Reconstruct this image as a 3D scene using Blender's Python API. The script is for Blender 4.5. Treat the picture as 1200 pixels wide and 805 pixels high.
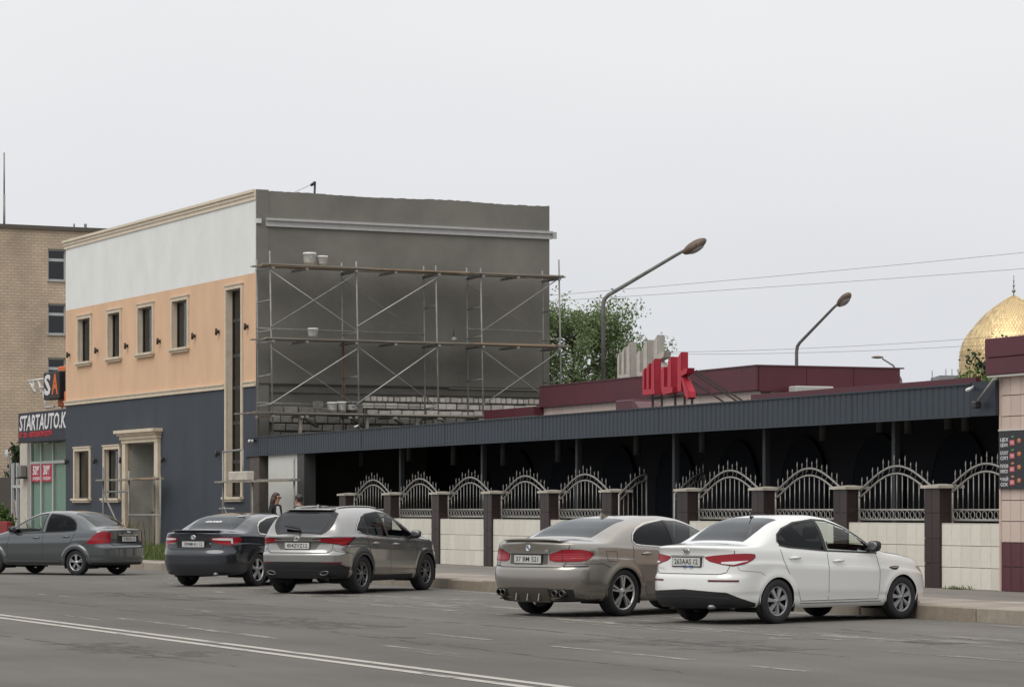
import bpy, bmesh, math, random
import numpy as np
from mathutils import Vector, Matrix

random.seed(7); np.random.seed(7)
for o in list(bpy.data.objects): bpy.data.objects.remove(o)
scene = bpy.context.scene
COL = scene.collection
R_ = math.radians

# ---------------------------------------------------------------- camera
cam_d = bpy.data.cameras.new('camera'); cam = bpy.data.objects.new('camera', cam_d); COL.objects.link(cam)
cam.location = (0, 0, 1.55); cam.rotation_euler = (R_(90), 0, 0)
cam_d.sensor_width = 36; cam_d.lens = 102; cam_d.shift_y = 0.1612
cam_d.clip_start = .5; cam_d.clip_end = 3000
scene.camera = cam

# ---------------------------------------------------------------- sky: pale overcast
SUN_EL, SUN_AZ = 52, 214            # elevation, compass-style rotation of the veiled sun (behind the camera)
world = bpy.data.worlds.new('World'); scene.world = world; world.use_nodes = True
nt = world.node_tree; nt.nodes.clear()
wo = nt.nodes.new('ShaderNodeOutputWorld'); bg1 = nt.nodes.new('ShaderNodeBackground'); bg2 = nt.nodes.new('ShaderNodeBackground')
mx = nt.nodes.new('ShaderNodeMixShader'); sky = nt.nodes.new('ShaderNodeTexSky')
sky.sky_type = 'NISHITA'; sky.sun_disc = False; sky.sun_elevation = R_(SUN_EL); sky.sun_rotation = R_(SUN_AZ - 180)
sky.dust_density = 5; sky.air_density = 1.2
bg1.inputs['Strength'].default_value = .1
# the cloud layer: an even pale grey, a little brighter overhead, with soft unevenness
tc = nt.nodes.new('ShaderNodeTexCoord'); sep = nt.nodes.new('ShaderNodeSeparateXYZ'); rmp = nt.nodes.new('ShaderNodeValToRGB')
nz = nt.nodes.new('ShaderNodeTexNoise'); nz.inputs['Scale'].default_value = 2.2; nz.inputs['Detail'].default_value = 3
mp = nt.nodes.new('ShaderNodeMapping'); mp.inputs['Scale'].default_value = (1, 1, 3)
mul = nt.nodes.new('ShaderNodeMixRGB'); mul.blend_type = 'MULTIPLY'; mul.inputs[0].default_value = 1
r2 = nt.nodes.new('ShaderNodeValToRGB')
rmp.color_ramp.elements[0].position = 0.0; rmp.color_ramp.elements[0].color = (.735, .762, .81, 1)
rmp.color_ramp.elements[1].position = 1.0; rmp.color_ramp.elements[1].color = (1.25, 1.26, 1.28, 1)
e = rmp.color_ramp.elements.new(.17); e.color = (.862, .868, .882, 1)
r2.color_ramp.elements[0].position = .3; r2.color_ramp.elements[0].color = (.93, .935, .95, 1)
r2.color_ramp.elements[1].position = .7; r2.color_ramp.elements[1].color = (1.045, 1.045, 1.04, 1)
L = nt.links.new
L(tc.outputs['Generated'], sep.inputs[0]); L(sep.outputs['Z'], rmp.inputs[0])
L(tc.outputs['Generated'], mp.inputs[0]); L(mp.outputs[0], nz.inputs['Vector']); L(nz.outputs['Fac'], r2.inputs[0])
L(rmp.outputs[0], mul.inputs[1]); L(r2.outputs[0], mul.inputs[2]); L(mul.outputs[0], bg2.inputs['Color'])
L(sky.outputs[0], bg1.inputs['Color']); L(bg1.outputs[0], mx.inputs[1]); L(bg2.outputs[0], mx.inputs[2])
mx.inputs[0].default_value = .93; L(mx.outputs[0], wo.inputs[0])

sun_d = bpy.data.lights.new('sun', 'SUN'); sun = bpy.data.objects.new('sun', sun_d); COL.objects.link(sun)
sun_d.energy = 1.5; sun_d.angle = R_(40); sun_d.color = (1, .96, .9)
az = R_(SUN_AZ)      # direction the light comes from: measured from +Y, clockwise
dvec = Vector((math.sin(az)*math.cos(R_(SUN_EL)), math.cos(az)*math.cos(R_(SUN_EL)), math.sin(R_(SUN_EL))))
sun.rotation_euler = dvec.to_track_quat('Z', 'Y').to_euler()

scene.view_settings.view_transform = 'Standard'; scene.view_settings.look = 'None'
scene.view_settings.exposure = 0.0; scene.view_settings.gamma = 1.0; scene.view_settings.use_curve_mapping = False
scene.render.engine = 'CYCLES'
# ================================================================ helpers
def srgb(r, g, b):
    f = lambda c: (c/255/12.92) if c/255 <= .04045 else ((c/255+.055)/1.055)**2.4
    return (f(r), f(g), f(b))
MATS = {}
def mat(name, col, rough=.7, metal=0, coat=0, var=0, scale=6, bump=0, bscale=40, spec=.5, var2=None, stretch=(1, 1, 1), dark_inside=False, detail=5):
    """principled material with optional noise colour variation, fine bump"""
    if name in MATS: return MATS[name]
    m = bpy.data.materials.new(name); m.use_nodes = True; nt = m.node_tree; L = nt.links.new
    p = nt.nodes['Principled BSDF']; p.inputs['Roughness'].default_value = rough; p.inputs['Metallic'].default_value = metal
    p.inputs['Base Color'].default_value = (*col, 1); p.inputs['Coat Weight'].default_value = coat
    p.inputs['Coat Roughness'].default_value = .04; p.inputs['Specular IOR Level'].default_value = spec
    tc = nt.nodes.new('ShaderNodeTexCoord'); mp = nt.nodes.new('ShaderNodeMapping'); mp.inputs['Scale'].default_value = stretch
    L(tc.outputs['Object'], mp.inputs[0])
    if var:
        n = nt.nodes.new('ShaderNodeTexNoise'); n.inputs['Scale'].default_value = scale; n.inputs['Detail'].default_value = detail; n.inputs['Roughness'].default_value = .65
        L(mp.outputs[0], n.inputs['Vector'])
        rp = nt.nodes.new('ShaderNodeValToRGB'); rp.color_ramp.elements[0].position = .28; rp.color_ramp.elements[1].position = .72
        c2 = var2 or tuple(c*(1+var) for c in col); c1 = tuple(c*(1-var) for c in col)
        rp.color_ramp.elements[0].color = (*c1, 1); rp.color_ramp.elements[1].color = (*c2, 1)
        L(n.outputs['Fac'], rp.inputs[0]); L(rp.outputs[0], p.inputs['Base Color'])
        rr = nt.nodes.new('ShaderNodeMapRange'); rr.inputs['To Min'].default_value = max(0, rough-.08); rr.inputs['To Max'].default_value = min(1, rough+.08)
        L(n.outputs['Fac'], rr.inputs['Value']); L(rr.outputs[0], p.inputs['Roughness'])
    if bump:
        b = nt.nodes.new('ShaderNodeTexNoise'); b.inputs['Scale'].default_value = bscale; b.inputs['Detail'].default_value = 4
        L(mp.outputs[0], b.inputs['Vector']); bm = nt.nodes.new('ShaderNodeBump'); bm.inputs['Strength'].default_value = bump; bm.inputs['Distance'].default_value = .02
        L(b.outputs['Fac'], bm.inputs['Height']); L(bm.outputs[0], p.inputs['Normal'])
    if dark_inside:
        out = nt.nodes['Material Output']; g = nt.nodes.new('ShaderNodeNewGeometry'); ms = nt.nodes.new('ShaderNodeMixShader')
        d = nt.nodes.new('ShaderNodeBsdfDiffuse'); d.inputs[0].default_value = (.02, .02, .021, 1)
        L(g.outputs['Backfacing'], ms.inputs[0]); L(p.outputs[0], ms.inputs[1]); L(d.outputs[0], ms.inputs[2]); L(ms.outputs[0], out.inputs[0])
    MATS[name] = m; return m
def glass(name, tint, ior=1.45, rough=.02, wob=0):
    """tinted window glass: clear tinted transmission under a Fresnel reflection"""
    if name in MATS: return MATS[name]
    m = bpy.data.materials.new(name); m.use_nodes = True; nt = m.node_tree; L = nt.links.new; nt.nodes.clear()
    o = nt.nodes.new('ShaderNodeOutputMaterial'); t = nt.nodes.new('ShaderNodeBsdfTransparent'); g = nt.nodes.new('ShaderNodeBsdfGlossy'); f = nt.nodes.new('ShaderNodeFresnel'); x = nt.nodes.new('ShaderNodeMixShader')
    t.inputs[0].default_value = (*tint, 1); g.inputs[0].default_value = (.9, .93, .95, 1); g.inputs['Roughness'].default_value = rough; f.inputs[0].default_value = ior
    if wob:
        n = nt.nodes.new('ShaderNodeTexNoise'); n.inputs['Scale'].default_value = 1.5; b = nt.nodes.new('ShaderNodeBump'); b.inputs['Strength'].default_value = wob; b.inputs['Distance'].default_value = .05
        tc = nt.nodes.new('ShaderNodeTexCoord'); L(tc.outputs['Object'], n.inputs['Vector']); L(n.outputs['Fac'], b.inputs['Height']); L(b.outputs[0], g.inputs['Normal'])
    ge = nt.nodes.new('ShaderNodeNewGeometry'); inv = nt.nodes.new('ShaderNodeMath'); inv.operation = 'SUBTRACT'; inv.inputs[0].default_value = 1; L(ge.outputs['Backfacing'], inv.inputs[1]); mu = nt.nodes.new('ShaderNodeMath'); mu.operation = 'MULTIPLY'; L(f.outputs[0], mu.inputs[0]); L(inv.outputs[0], mu.inputs[1])      # the pane's inner face only lets light through
    L(mu.outputs[0], x.inputs[0]); L(t.outputs[0], x.inputs[1]); L(g.outputs[0], x.inputs[2]); L(x.outputs[0], o.inputs[0])
    MATS[name] = m; return m

def tag(o, label=None, cat=None, group=None, kind=None):
    if label: o['label'] = label
    if cat: o['category'] = cat
    if group: o['group'] = group
    if kind: o['kind'] = kind
    return o
def empty(name, loc=(0, 0, 0), rz=0, label=None, cat=None, group=None):
    o = bpy.data.objects.new(name, None); COL.objects.link(o); o.location = loc; o.rotation_euler = (0, 0, rz); o.empty_display_size = .3
    return tag(o, label, cat, group)
def link(name, me, m=None, parent=None, loc=None, rot=None):
    o = bpy.data.objects.new(name, me); COL.objects.link(o)
    if m is not None and not me.materials: me.materials.append(m)
    if parent: o.parent = parent
    if loc: o.location = loc
    if rot: o.rotation_euler = rot
    return o
def copy_tree(o, parent=None):
    c = o.copy(); COL.objects.link(c); c.parent = parent
    for ch in [k for k in bpy.data.objects if k.parent == o]: copy_tree(ch, c)
    return c

class MB:
    """collects shapes into one mesh"""
    def __init__(s): s.v = []; s.f = []; s.sm = []
    def add(s, vs, fs, smooth=False):
        n = len(s.v); s.v += [tuple(map(float, q)) for q in vs]; s.f += [tuple(n+i for i in q) for q in fs]; s.sm += [smooth]*len(fs); return s
    def box(s, x0, x1, y0, y1, z0, z1):
        return s.add([(x0, y0, z0), (x1, y0, z0), (x1, y1, z0), (x0, y1, z0), (x0, y0, z1), (x1, y0, z1), (x1, y1, z1), (x0, y1, z1)],
                     [(3, 2, 1, 0), (4, 5, 6, 7), (0, 1, 5, 4), (1, 2, 6, 5), (2, 3, 7, 6), (3, 0, 4, 7)])
    def bbox(s, x0, x1, y0, y1, z0, z1, b=.01):
        """box with chamfered edges"""
        bm = bmesh.new(); bmesh.ops.create_cube(bm, size=1)
        for v in bm.verts: v.co = Vector(((x0+x1)/2+v.co.x*(x1-x0), (y0+y1)/2+v.co.y*(y1-y0), (z0+z1)/2+v.co.z*(z1-z0)))
        b = min(b, (x1-x0)*.45, (y1-y0)*.45, (z1-z0)*.45)
        bmesh.ops.bevel(bm, geom=bm.edges[:], offset=b, segments=1, affect='EDGES')
        return s.bm(bm)
    def bm(s, bm, smooth=False, M=None):
        bm.verts.ensure_lookup_table()
        for i, v in enumerate(bm.verts): v.index = i
        s.add([(M @ v.co) if M else v.co for v in bm.verts], [[v.index for v in f.verts] for f in bm.faces], smooth); bm.free(); return s
    def tube(s, pts, r, seg=6, cap=True):
        pts = [Vector(p) for p in pts]; n = len(pts); rs = r if hasattr(r, '__len__') else [r]*n
        vs = []; fs = []; ref = None
        for i, p in enumerate(pts):
            d = (pts[min(i+1, n-1)]-pts[max(i-1, 0)]).normalized()
            if ref is None: ref = d.orthogonal().normalized()
            u = (ref-d*ref.dot(d))
            u = u.normalized() if u.length > 1e-6 else d.orthogonal().normalized()
            ref = u; w = d.cross(u)
            for k in range(seg):
                a = 2*math.pi*k/seg; vs.append(p+(u*math.cos(a)+w*math.sin(a))*rs[i])
        for i in range(n-1):
            for k in range(seg):
                a = i*seg+k; b = i*seg+(k+1) % seg; fs.append((a, b, b+seg, a+seg))
        if cap: fs.append(tuple(range(seg))[::-1]); fs.append(tuple((n-1)*seg+k for k in range(seg)))
        return s.add(vs, fs, True)
    def bar(s, a, b, w, t):
        """rectangular bar from a to b, w across, t thick"""
        a = Vector(a); b = Vector(b); d = (b-a).normalized(); u = d.cross(Vector((0, 0, 1)))
        u = u.normalized() if u.length > 1e-4 else Vector((1, 0, 0)); q = d.cross(u)
        vs = [p+u*sx*w/2+q*sy*t/2 for p in (a, b) for sx, sy in ((-1, -1), (1, -1), (1, 1), (-1, 1))]
        return s.add(vs, [(0, 1, 2, 3), (7, 6, 5, 4), (0, 4, 5, 1), (1, 5, 6, 2), (2, 6, 7, 3), (3, 7, 4, 0)])
    def lathe(s, prof, seg=24, axis='z', c=(0, 0, 0), smooth=True, closed=False):
        vs = []; fs = []; n = len(prof)
        for k in range(seg):
            a = 2*math.pi*k/seg
            for r, h in prof:
                p = (r*math.cos(a), r*math.sin(a), h)
                if axis == 'y': p = (p[0], h, p[1])
                if axis == 'x': p = (h, p[0], p[1])
                vs.append((p[0]+c[0], p[1]+c[1], p[2]+c[2]))
        for k in range(seg):
            for i in range(n-1 if not closed else n):
                a = k*n+i; b = k*n+(i+1) % n; kk = (k+1) % seg
                fs.append((a, kk*n+i, kk*n+(i+1) % n, b))
        return s.add(vs, fs, smooth)
    def prism(s, poly, h0, h1, axis='y'):
        """polygon (2-D) extruded between h0 and h1 along an axis"""
        n = len(poly)
        mk = {'y': lambda p, h: (p[0], h, p[1]), 'z': lambda p, h: (p[0], p[1], h), 'x': lambda p, h: (h, p[0], p[1])}[axis]
        vs = [mk(p, h0) for p in poly]+[mk(p, h1) for p in poly]
        fs = [tuple(range(n)), tuple(range(2*n-1, n-1, -1))]+[(i, i+n, (i+1) % n+n, (i+1) % n) for i in range(n)]
        return s.add(vs, fs)
    def sphere(s, c, r, seg=12, rings=8):
        r = r if hasattr(r, '__len__') else (r, r, r)
        bm = bmesh.new(); bmesh.ops.create_uvsphere(bm, u_segments=seg, v_segments=rings, radius=1)
        return s.bm(bm, True, Matrix.Translation(c) @ Matrix.Diagonal((*r, 1)))
    def mesh(s, name='m', fix=True):
        me = bpy.data.meshes.new(name); me.from_pydata(s.v, [], s.f)
        me.polygons.foreach_set('use_smooth', s.sm)
        if fix:
            bm = bmesh.new(); bm.from_mesh(me); bmesh.ops.recalc_face_normals(bm, faces=bm.faces); bm.to_mesh(me); bm.free()
        me.update(); return me
    def build(s, name, m, parent=None, loc=None, rot=None, fix=True):
        return link(name, s.mesh(name, fix), m, parent, loc, rot)

def text_mesh(txt, size, depth=.004, shear=0, align='CENTER', bold=0, spacing=1.0):
    cu = bpy.data.curves.new('lettering', 'FONT'); cu.body = txt; cu.size = size; cu.extrude = depth; cu.align_x = align; cu.align_y = 'CENTER'
    cu.shear = shear; cu.offset = bold; cu.resolution_u = 2; cu.space_character = spacing
    o = bpy.data.objects.new('lettering', cu); COL.objects.link(o)
    bpy.context.view_layer.update()
    me = bpy.data.meshes.new_from_object(o.evaluated_get(bpy.context.evaluated_depsgraph_get()))
    bpy.data.objects.remove(o); bpy.data.curves.remove(cu)
    me.materials.clear(); return me
def text_obj(txt, size, m, parent, loc, rot, name='lettering', width=None, **k):
    me = text_mesh(txt, size, **k)
    if width and len(me.vertices):
        xs = [v.co.x for v in me.vertices]; w = max(xs)-min(xs)
        for v in me.vertices: v.co.x *= width/w
    return link(name, me, m, parent, loc, rot)
def pchip(pts):
    """monotone cubic through keyed points -> vectorised function"""
    x = np.array([p[0] for p in pts], float); y = np.array([p[1] for p in pts], float)
    if len(x) == 2: return lambda q: np.interp(q, x, y)
    h = np.diff(x); d = np.diff(y)/h; m = np.zeros_like(x)
    for i in range(1, len(x)-1):
        if d[i-1]*d[i] > 0:
            w1 = 2*h[i]+h[i-1]; w2 = h[i]+2*h[i-1]; m[i] = (w1+w2)/(w1/d[i-1]+w2/d[i])
    m[0] = d[0]; m[-1] = d[-1]
    def f(q):
        q = np.clip(np.asarray(q, float), x[0], x[-1]); i = np.clip(np.searchsorted(x, q, 'right')-1, 0, len(x)-2)
        t = (q-x[i])/h[i]; return (y[i]*(1+2*t)*(1-t)**2+m[i]*h[i]*t*(1-t)**2+y[i+1]*t*t*(3-2*t)+m[i+1]*h[i]*t*t*(t-1))
    return f
def sstep(a, b, x):
    t = np.clip((np.asarray(x, float)-a)/(b-a), 0, 1); return t*t*(3-2*t)
# ================================================================ setting: ground, road, kerb, pavement
ROAD_RZ = math.atan2(-.9078, .4194)          # local x runs along the road towards the right, local y towards the pavement
FENCE_O = (7.22, 49.4, 0); FENCE_RZ = math.atan2(-.9225, .386)
BLD_O = (-7.46, 84.5, 0); BLD_RZ = math.atan2(-.8965, .443)
KERB_Y, PAVE_Z = 22.45, .20
def l2w(O, rz, x, y, z=0): c, s = math.cos(rz), math.sin(rz); return (O[0]+x*c-y*s, O[1]+x*s+y*c, z)

def asphalt():
    m = bpy.data.materials.new('asphalt'); m.use_nodes = True; nt = m.node_tree; L = nt.links.new; p = nt.nodes['Principled BSDF']
    tc = nt.nodes.new('ShaderNodeTexCoord')
    def noise(sc, det, st=(1, 1, 1), rg=.6):
        mp = nt.nodes.new('ShaderNodeMapping'); mp.inputs['Scale'].default_value = st; n = nt.nodes.new('ShaderNodeTexNoise'); n.inputs['Scale'].default_value = sc; n.inputs['Detail'].default_value = det; n.inputs['Roughness'].default_value = rg
        L(tc.outputs['Object'], mp.inputs[0]); L(mp.outputs[0], n.inputs['Vector']); return n.outputs['Fac']
    def ramp(f, a, b, c1, c2):
        r = nt.nodes.new('ShaderNodeValToRGB'); r.color_ramp.elements[0].position = a; r.color_ramp.elements[1].position = b; r.color_ramp.elements[0].color = (*c1, 1); r.color_ramp.elements[1].color = (*c2, 1); L(f, r.inputs[0]); return r.outputs[0]
    def mult(a, b):
        x = nt.nodes.new('ShaderNodeMixRGB'); x.blend_type = 'MULTIPLY'; x.inputs[0].default_value = 1; L(a, x.inputs[1]); L(b, x.inputs[2]); return x.outputs[0]
    base = ramp(noise(.35, 6, (.10, 1, 1)), .3, .7, (.091, .084, .073), (.148, .136, .118))          # long streaks worn by wheels
    blot = ramp(noise(.5, 5, (.5, 1, 1)), .3, .75, (.74, .74, .74), (1.12, 1.12, 1.11))
    grit = ramp(noise(90, 2), .25, .8, (.82, .82, .82), (1.15, 1.15, 1.15))
    crack = ramp(noise(1.6, 8, (.35, 1, 1), .75), .30, .36, (.72, .72, .72), (1, 1, 1))
    # pale dusty gutter towards the parking bays
    sx = nt.nodes.new('ShaderNodeSeparateXYZ'); L(tc.outputs['Object'], sx.inputs[0]); mr = nt.nodes.new('ShaderNodeMapRange'); mr.inputs['From Min'].default_value = 15.5; mr.inputs['From Max'].default_value = 18.5; L(sx.outputs['Y'], mr.inputs['Value'])
    md = nt.nodes.new('ShaderNodeMixRGB'); md.inputs[2].default_value = (.175, .162, .145, 1); mm = nt.nodes.new('ShaderNodeMath'); mm.operation = 'MULTIPLY'; L(mr.outputs[0], mm.inputs[0]); L(noise(.7, 5, (.3, 1, 1)), mm.inputs[1]); L(mm.outputs[0], md.inputs[0]); L(base, md.inputs[1])
    L(mult(mult(mult(md.outputs[0], blot), grit), crack), p.inputs['Base Color']); p.inputs['Roughness'].default_value = .82; p.inputs['Specular IOR Level'].default_value = .35
    b = nt.nodes.new('ShaderNodeBump'); b.inputs['Strength'].default_value = .35; b.inputs['Distance'].default_value = .02; L(noise(60, 3), b.inputs['Height']); L(b.outputs[0], p.inputs['Normal'])
    return m
def worn_paint(name, col, thr, sc=3):
    m = bpy.data.materials.new(name); m.use_nodes = True; nt = m.node_tree; L = nt.links.new; p = nt.nodes['Principled BSDF']; p.inputs['Base Color'].default_value = (*col, 1); p.inputs['Roughness'].default_value = .8
    tc = nt.nodes.new('ShaderNodeTexCoord'); mp = nt.nodes.new('ShaderNodeMapping'); mp.inputs['Scale'].default_value = (.45, 2.2, 1); n = nt.nodes.new('ShaderNodeTexNoise'); n.inputs['Scale'].default_value = sc; n.inputs['Detail'].default_value = 7; n.inputs['Roughness'].default_value = .72
    L(tc.outputs['Object'], mp.inputs[0]); L(mp.outputs[0], n.inputs['Vector']); r = nt.nodes.new('ShaderNodeValToRGB'); r.color_ramp.elements[0].position = thr; r.color_ramp.elements[1].position = thr+.14; L(n.outputs['Fac'], r.inputs[0]); L(r.outputs[0], p.inputs['Alpha']); return m

def quad(x0, x1, y0, y1, z=0, nx=1): return MB().add([(x0, y0, z), (x1, y0, z), (x1, y1, z), (x0, y1, z)], [(0, 1, 2, 3)])
g = quad(-1500, 1500, -200, 2500, -.03).build('ground', mat('earth', (.16, .145, .12), .95, var=.25, scale=.15), fix=False); tag(g, kind='structure')
road = quad(-500, 300, -9, KERB_Y+.3, 0).build('road', asphalt(), rot=(0, 0, ROAD_RZ), fix=False); tag(road, kind='structure')
W1 = worn_paint('road_paint', (.40, .38, .335), .31, 2.2); W2 = worn_paint('road_paint_worn', (.30, .285, .25), .43, 2.5); W3 = worn_paint('road_paint_faint', (.22, .21, .185), .44, 2.2)
for y0 in (10.62, 10.92): quad(-120, 30, y0, y0+.14, .004).build('lane_line', W1, road, fix=False)
# worn dashes: (x along the road from, to, offset, paint)
def along(px, py):
    d = 3400*1.55/(py-596); X = (px-600)/3400*d; return (X*.4194-d*.9078, X*.9078+d*.4194)
for (xa_, xb_, yy, w, m) in ((-29.5, -26.2, 14.15, .12, W2), (-25.0, -23.9, 14.15, .12, W2), (-33.2, -31.2, 14.15, .12, W2), (-39.5, -36.6, 12.15, .13, W2), (-36.3, -32.6, 12.0, .16, W2), (-42, -39, 11.75, .10, W3), (-30.4, -28.2, 12.45, .13, W2), (-29.4, -27.4, 12.25, .12, W3), (-46, -32, 17.7, .14, W2), (-40, -31.5, 17.3, .12, W3), (-33, -29.4, 17.9, .16, W3), (-27, -22, 17.0, .2, W3), (-52, -47.5, 14.3, .12, W3), (-44, -41.5, 14.2, .12, W3), (-35, -33, 17.6, .3, W3)):
    quad(xa_, xb_, yy-w/2, yy+w/2, .004).build('worn_dash', m, road, fix=False)
# tarred cracks, patches and oil drips
rng5 = np.random.default_rng(31); TAR = worn_paint('tar_seal', (.055, .051, .045), .45, 4); PATCH = worn_paint('asphalt_patch', (.088, .082, .072), .42, 1.2); PATCHL = worn_paint('asphalt_dust', (.20, .185, .16), .46, .8)
def wander(x0, y0, x1, y1, w, z, name, m, n=40, amp=.10):
    t = np.linspace(0, 1, n); d = np.cumsum(rng5.normal(size=n))*amp/3; d -= d[0]+(d[-1]-d[0])*t; b = MB(); nx_, ny_ = -(y1-y0), (x1-x0); q = math.hypot(nx_, ny_); nx_, ny_ = nx_/q, ny_/q; V, F = [], []
    for i in range(n):
        ww = w*rng5.uniform(.5, 1.4)/2; x, y = x0+(x1-x0)*t[i]+nx_*d[i], y0+(y1-y0)*t[i]+ny_*d[i]; V += [(x-nx_*ww, y-ny_*ww, z), (x+nx_*ww, y+ny_*ww, z)]
        if i: F.append((2*i-2, 2*i, 2*i+1, 2*i-1))
    b.add(V, F); b.build(name, m, road, fix=False)
for x0, y0, x1, y1 in ((-60, 13.1, -34, 13.3), (-34, 13.2, -24, 13.0), (-48, 15.6, -26, 15.9), (-44, 9.2, -27, 9.5), (-37, 10.9, -36.2, 16.5), (-30.5, 12.8, -29.8, 18), (-45, 13.2, -44, 18.5), (-33, 19.4, -26, 19.2)): wander(x0, y0, x1, y1, .045, .0035, 'tar_crack', TAR)
for x0, y0, x1, y1, w in ((-41, 13.9, -35, 14.0, 1.1), (-32.5, 9.6, -29, 9.6, .9), (-31, 15.6, -27.5, 15.8, 1.3), (-52, 16, -47, 16, 1.2)): wander(x0, y0, x1, y1, w, .0022, 'asphalt_patch', PATCH, 24, .25)
for x0, y0, x1, y1, w in ((-52, 18.6, -40, 18.8, 2.0), (-38, 18.2, -30, 18.3, 1.6), (-30, 19.3, -22, 19.4, 2.2), (-62, 19.5, -50, 19.8, 2.2), (-44, 21.9, -22, 22.0, .7), (-70, 21.9, -46, 22.0, .7)): wander(x0, y0, x1, y1, w, .0015, 'dust_drift', PATCHL, 40, .3)
for x, y, r in ((-37.2, 18.2, .5), (-35.0, 18.0, .35), (-48, 18.6, .45), (-52.5, 19.0, .4), (-28.5, 18.4, .5), (-32.2, 13.4, .25)): wander(x-r, y, x+r, y+.1, r*1.1, .0028, 'oil_stain', TAR, 10, .1)
# kerb of long stones
kerb = empty('kerb', (0, 0, 0), ROAD_RZ); tag(kerb, kind='structure')
KST = [mat('kerb_stone_%d' % i, c, .85, var=.18, scale=5, bump=.25, bscale=25) for i, c in enumerate(((.27, .225, .175), (.24, .205, .165), (.30, .26, .21)))]
ks = []
for i, m_ in enumerate(KST):
    b = MB(); b.bbox(.006, 1.494, 0, .22, -.08, PAVE_Z, .018); me = b.mesh('kerb_stone'); me.materials.append(m_); ks.append(me)
for i in range(62):
    o = link('kerb_stone', ks[(i*7 % 5) % 3], None, kerb, (-110+1.5*i+.05, KERB_Y+random.uniform(-.012, .012), random.uniform(-.012, .01)), (0, random.uniform(-.004, .004), random.uniform(-.004, .004)))
# pavement: a strip of light paving along the kerb, then trodden asphalt
pv = MB(); pv.add([(-500, KERB_Y+.2, PAVE_Z-.012), (300, KERB_Y+.2, PAVE_Z-.012), (300, KERB_Y+1.9, PAVE_Z), (-500, KERB_Y+1.9, PAVE_Z)], [(0, 1, 2, 3)])
def paving():
    m = bpy.data.materials.new('paving'); m.use_nodes = True; nt = m.node_tree; L = nt.links.new; p = nt.nodes['Principled BSDF']; tc = nt.nodes.new('ShaderNodeTexCoord'); b = nt.nodes.new('ShaderNodeTexBrick'); b.inputs['Scale'].default_value = 1; b.inputs['Brick Width'].default_value = .4; b.inputs['Row Height'].default_value = .4; b.inputs['Mortar Size'].default_value = .01; b.offset = 0
    b.inputs['Color1'].default_value = (.33, .28, .235, 1); b.inputs['Color2'].default_value = (.27, .23, .195, 1); b.inputs['Mortar'].default_value = (.15, .13, .11, 1); L(tc.outputs['Object'], b.inputs['Vector']); n = nt.nodes.new('ShaderNodeTexNoise'); n.inputs['Scale'].default_value = 1.5; n.inputs['Detail'].default_value = 6; L(tc.outputs['Object'], n.inputs['Vector'])
    x = nt.nodes.new('ShaderNodeMixRGB'); x.blend_type = 'OVERLAY'; x.inputs[0].default_value = .7; L(b.outputs[0], x.inputs[1]); L(n.outputs['Fac'], x.inputs[2]); L(x.outputs[0], p.inputs['Base Color']); p.inputs['Roughness'].default_value = .85; return m
pv_o = pv.build('paved_strip', paving(), rot=(0, 0, ROAD_RZ), fix=False); tag(pv_o, kind='structure')
pv = quad(-500, 300, KERB_Y+1.9, KERB_Y+60, PAVE_Z).build('pavement', mat('pavement_asphalt', (.19, .175, .155), .9, var=.22, scale=.8, bump=.3, bscale=40, stretch=(.4, 1, 1)), rot=(0, 0, ROAD_RZ), fix=False); tag(pv, kind='structure')
# ================================================================ building under renovation
def wall_cells(mb, x0, x1, z0, z1, holes, y0, y1):
    """solid wall with rectangular openings, as abutting blocks"""
    xs = sorted({x0, x1}|{h[0] for h in holes}|{h[1] for h in holes}); xs = [x for x in xs if x0 <= x <= x1]
    for a, b in zip(xs[:-1], xs[1:]):
        hs = sorted([(h[2], h[3]) for h in holes if h[0] <= a+1e-6 and h[1] >= b-1e-6]); z = z0
        for h0, h1 in hs:
            h0, h1 = max(h0, z0), min(h1, z1)
            if h1 <= h0: continue
            if h0 > z+1e-6: mb.box(a, b, y0, y1, z, h0)
            z = max(z, h1)
        if z < z1-1e-6: mb.box(a, b, y0, y1, z, z1)
    return mb
CREAM = mat('cream_moulding', (.60, .51, .39), .75, var=.12, scale=3)
WHITEW = mat('white_plaster', (.73, .74, .715), .85, var=.075, scale=1.0, bump=.15, bscale=5, detail=9, stretch=(1, 1, .6))
PEACH = mat('peach_plaster', (.655, .43, .275), .85, var=.085, scale=1.1, bump=.15, bscale=6, detail=9, stretch=(1, 1, .45))
NAVY = mat('navy_plaster', (.038, .047, .060), .75, var=.22, scale=1.1, bump=.15, bscale=6, detail=9, stretch=(1, 1, .4))
CEMENT = mat('wet_cement', (.168, .160, .138), .88, var=.2, scale=.55, bump=.3, bscale=5, detail=9)
CEMENT2 = mat('old_cement', (.135, .128, .11), .9, var=.2, scale=1.2, bump=.3, bscale=9)
DARKFR = mat('dark_frame', (.02, .022, .025), .4)
GLW = glass('glass_window', (.20, .22, .23), 1.6, .02, .15)
ROOMD = mat('room_dark', (.05, .05, .05), .9)
BLDL = (18.15, 9.6)
bld = empty('building', BLD_O, BLD_RZ, 'tall plastered building, white and peach above a navy ground floor, grey cement side wall', 'building')
up = [(16.81, 15.22), (13.59, 12.09), (10.54, 8.88), (7.27, 5.63)]; lo = [(17.2, 15.3), (14.0, 12.17)]
H_up = [(-a+.13, -b-.13, 6.55, 8.02) for a, b in up]; H_lo = [(-a+.15, -b-.15, 1.90, 3.52) for a, b in lo]; H_slit = (-2.36, -1.13, 1.9, 8.06); H_por = (-11.48, -8.64, 0, 3.68)
holes = H_up+H_lo+[H_slit, H_por]
wall_cells(MB(), -18.15, 0, .15, 5.17, holes, 0, .4).build('ground_floor_wall', NAVY, bld)
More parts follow.
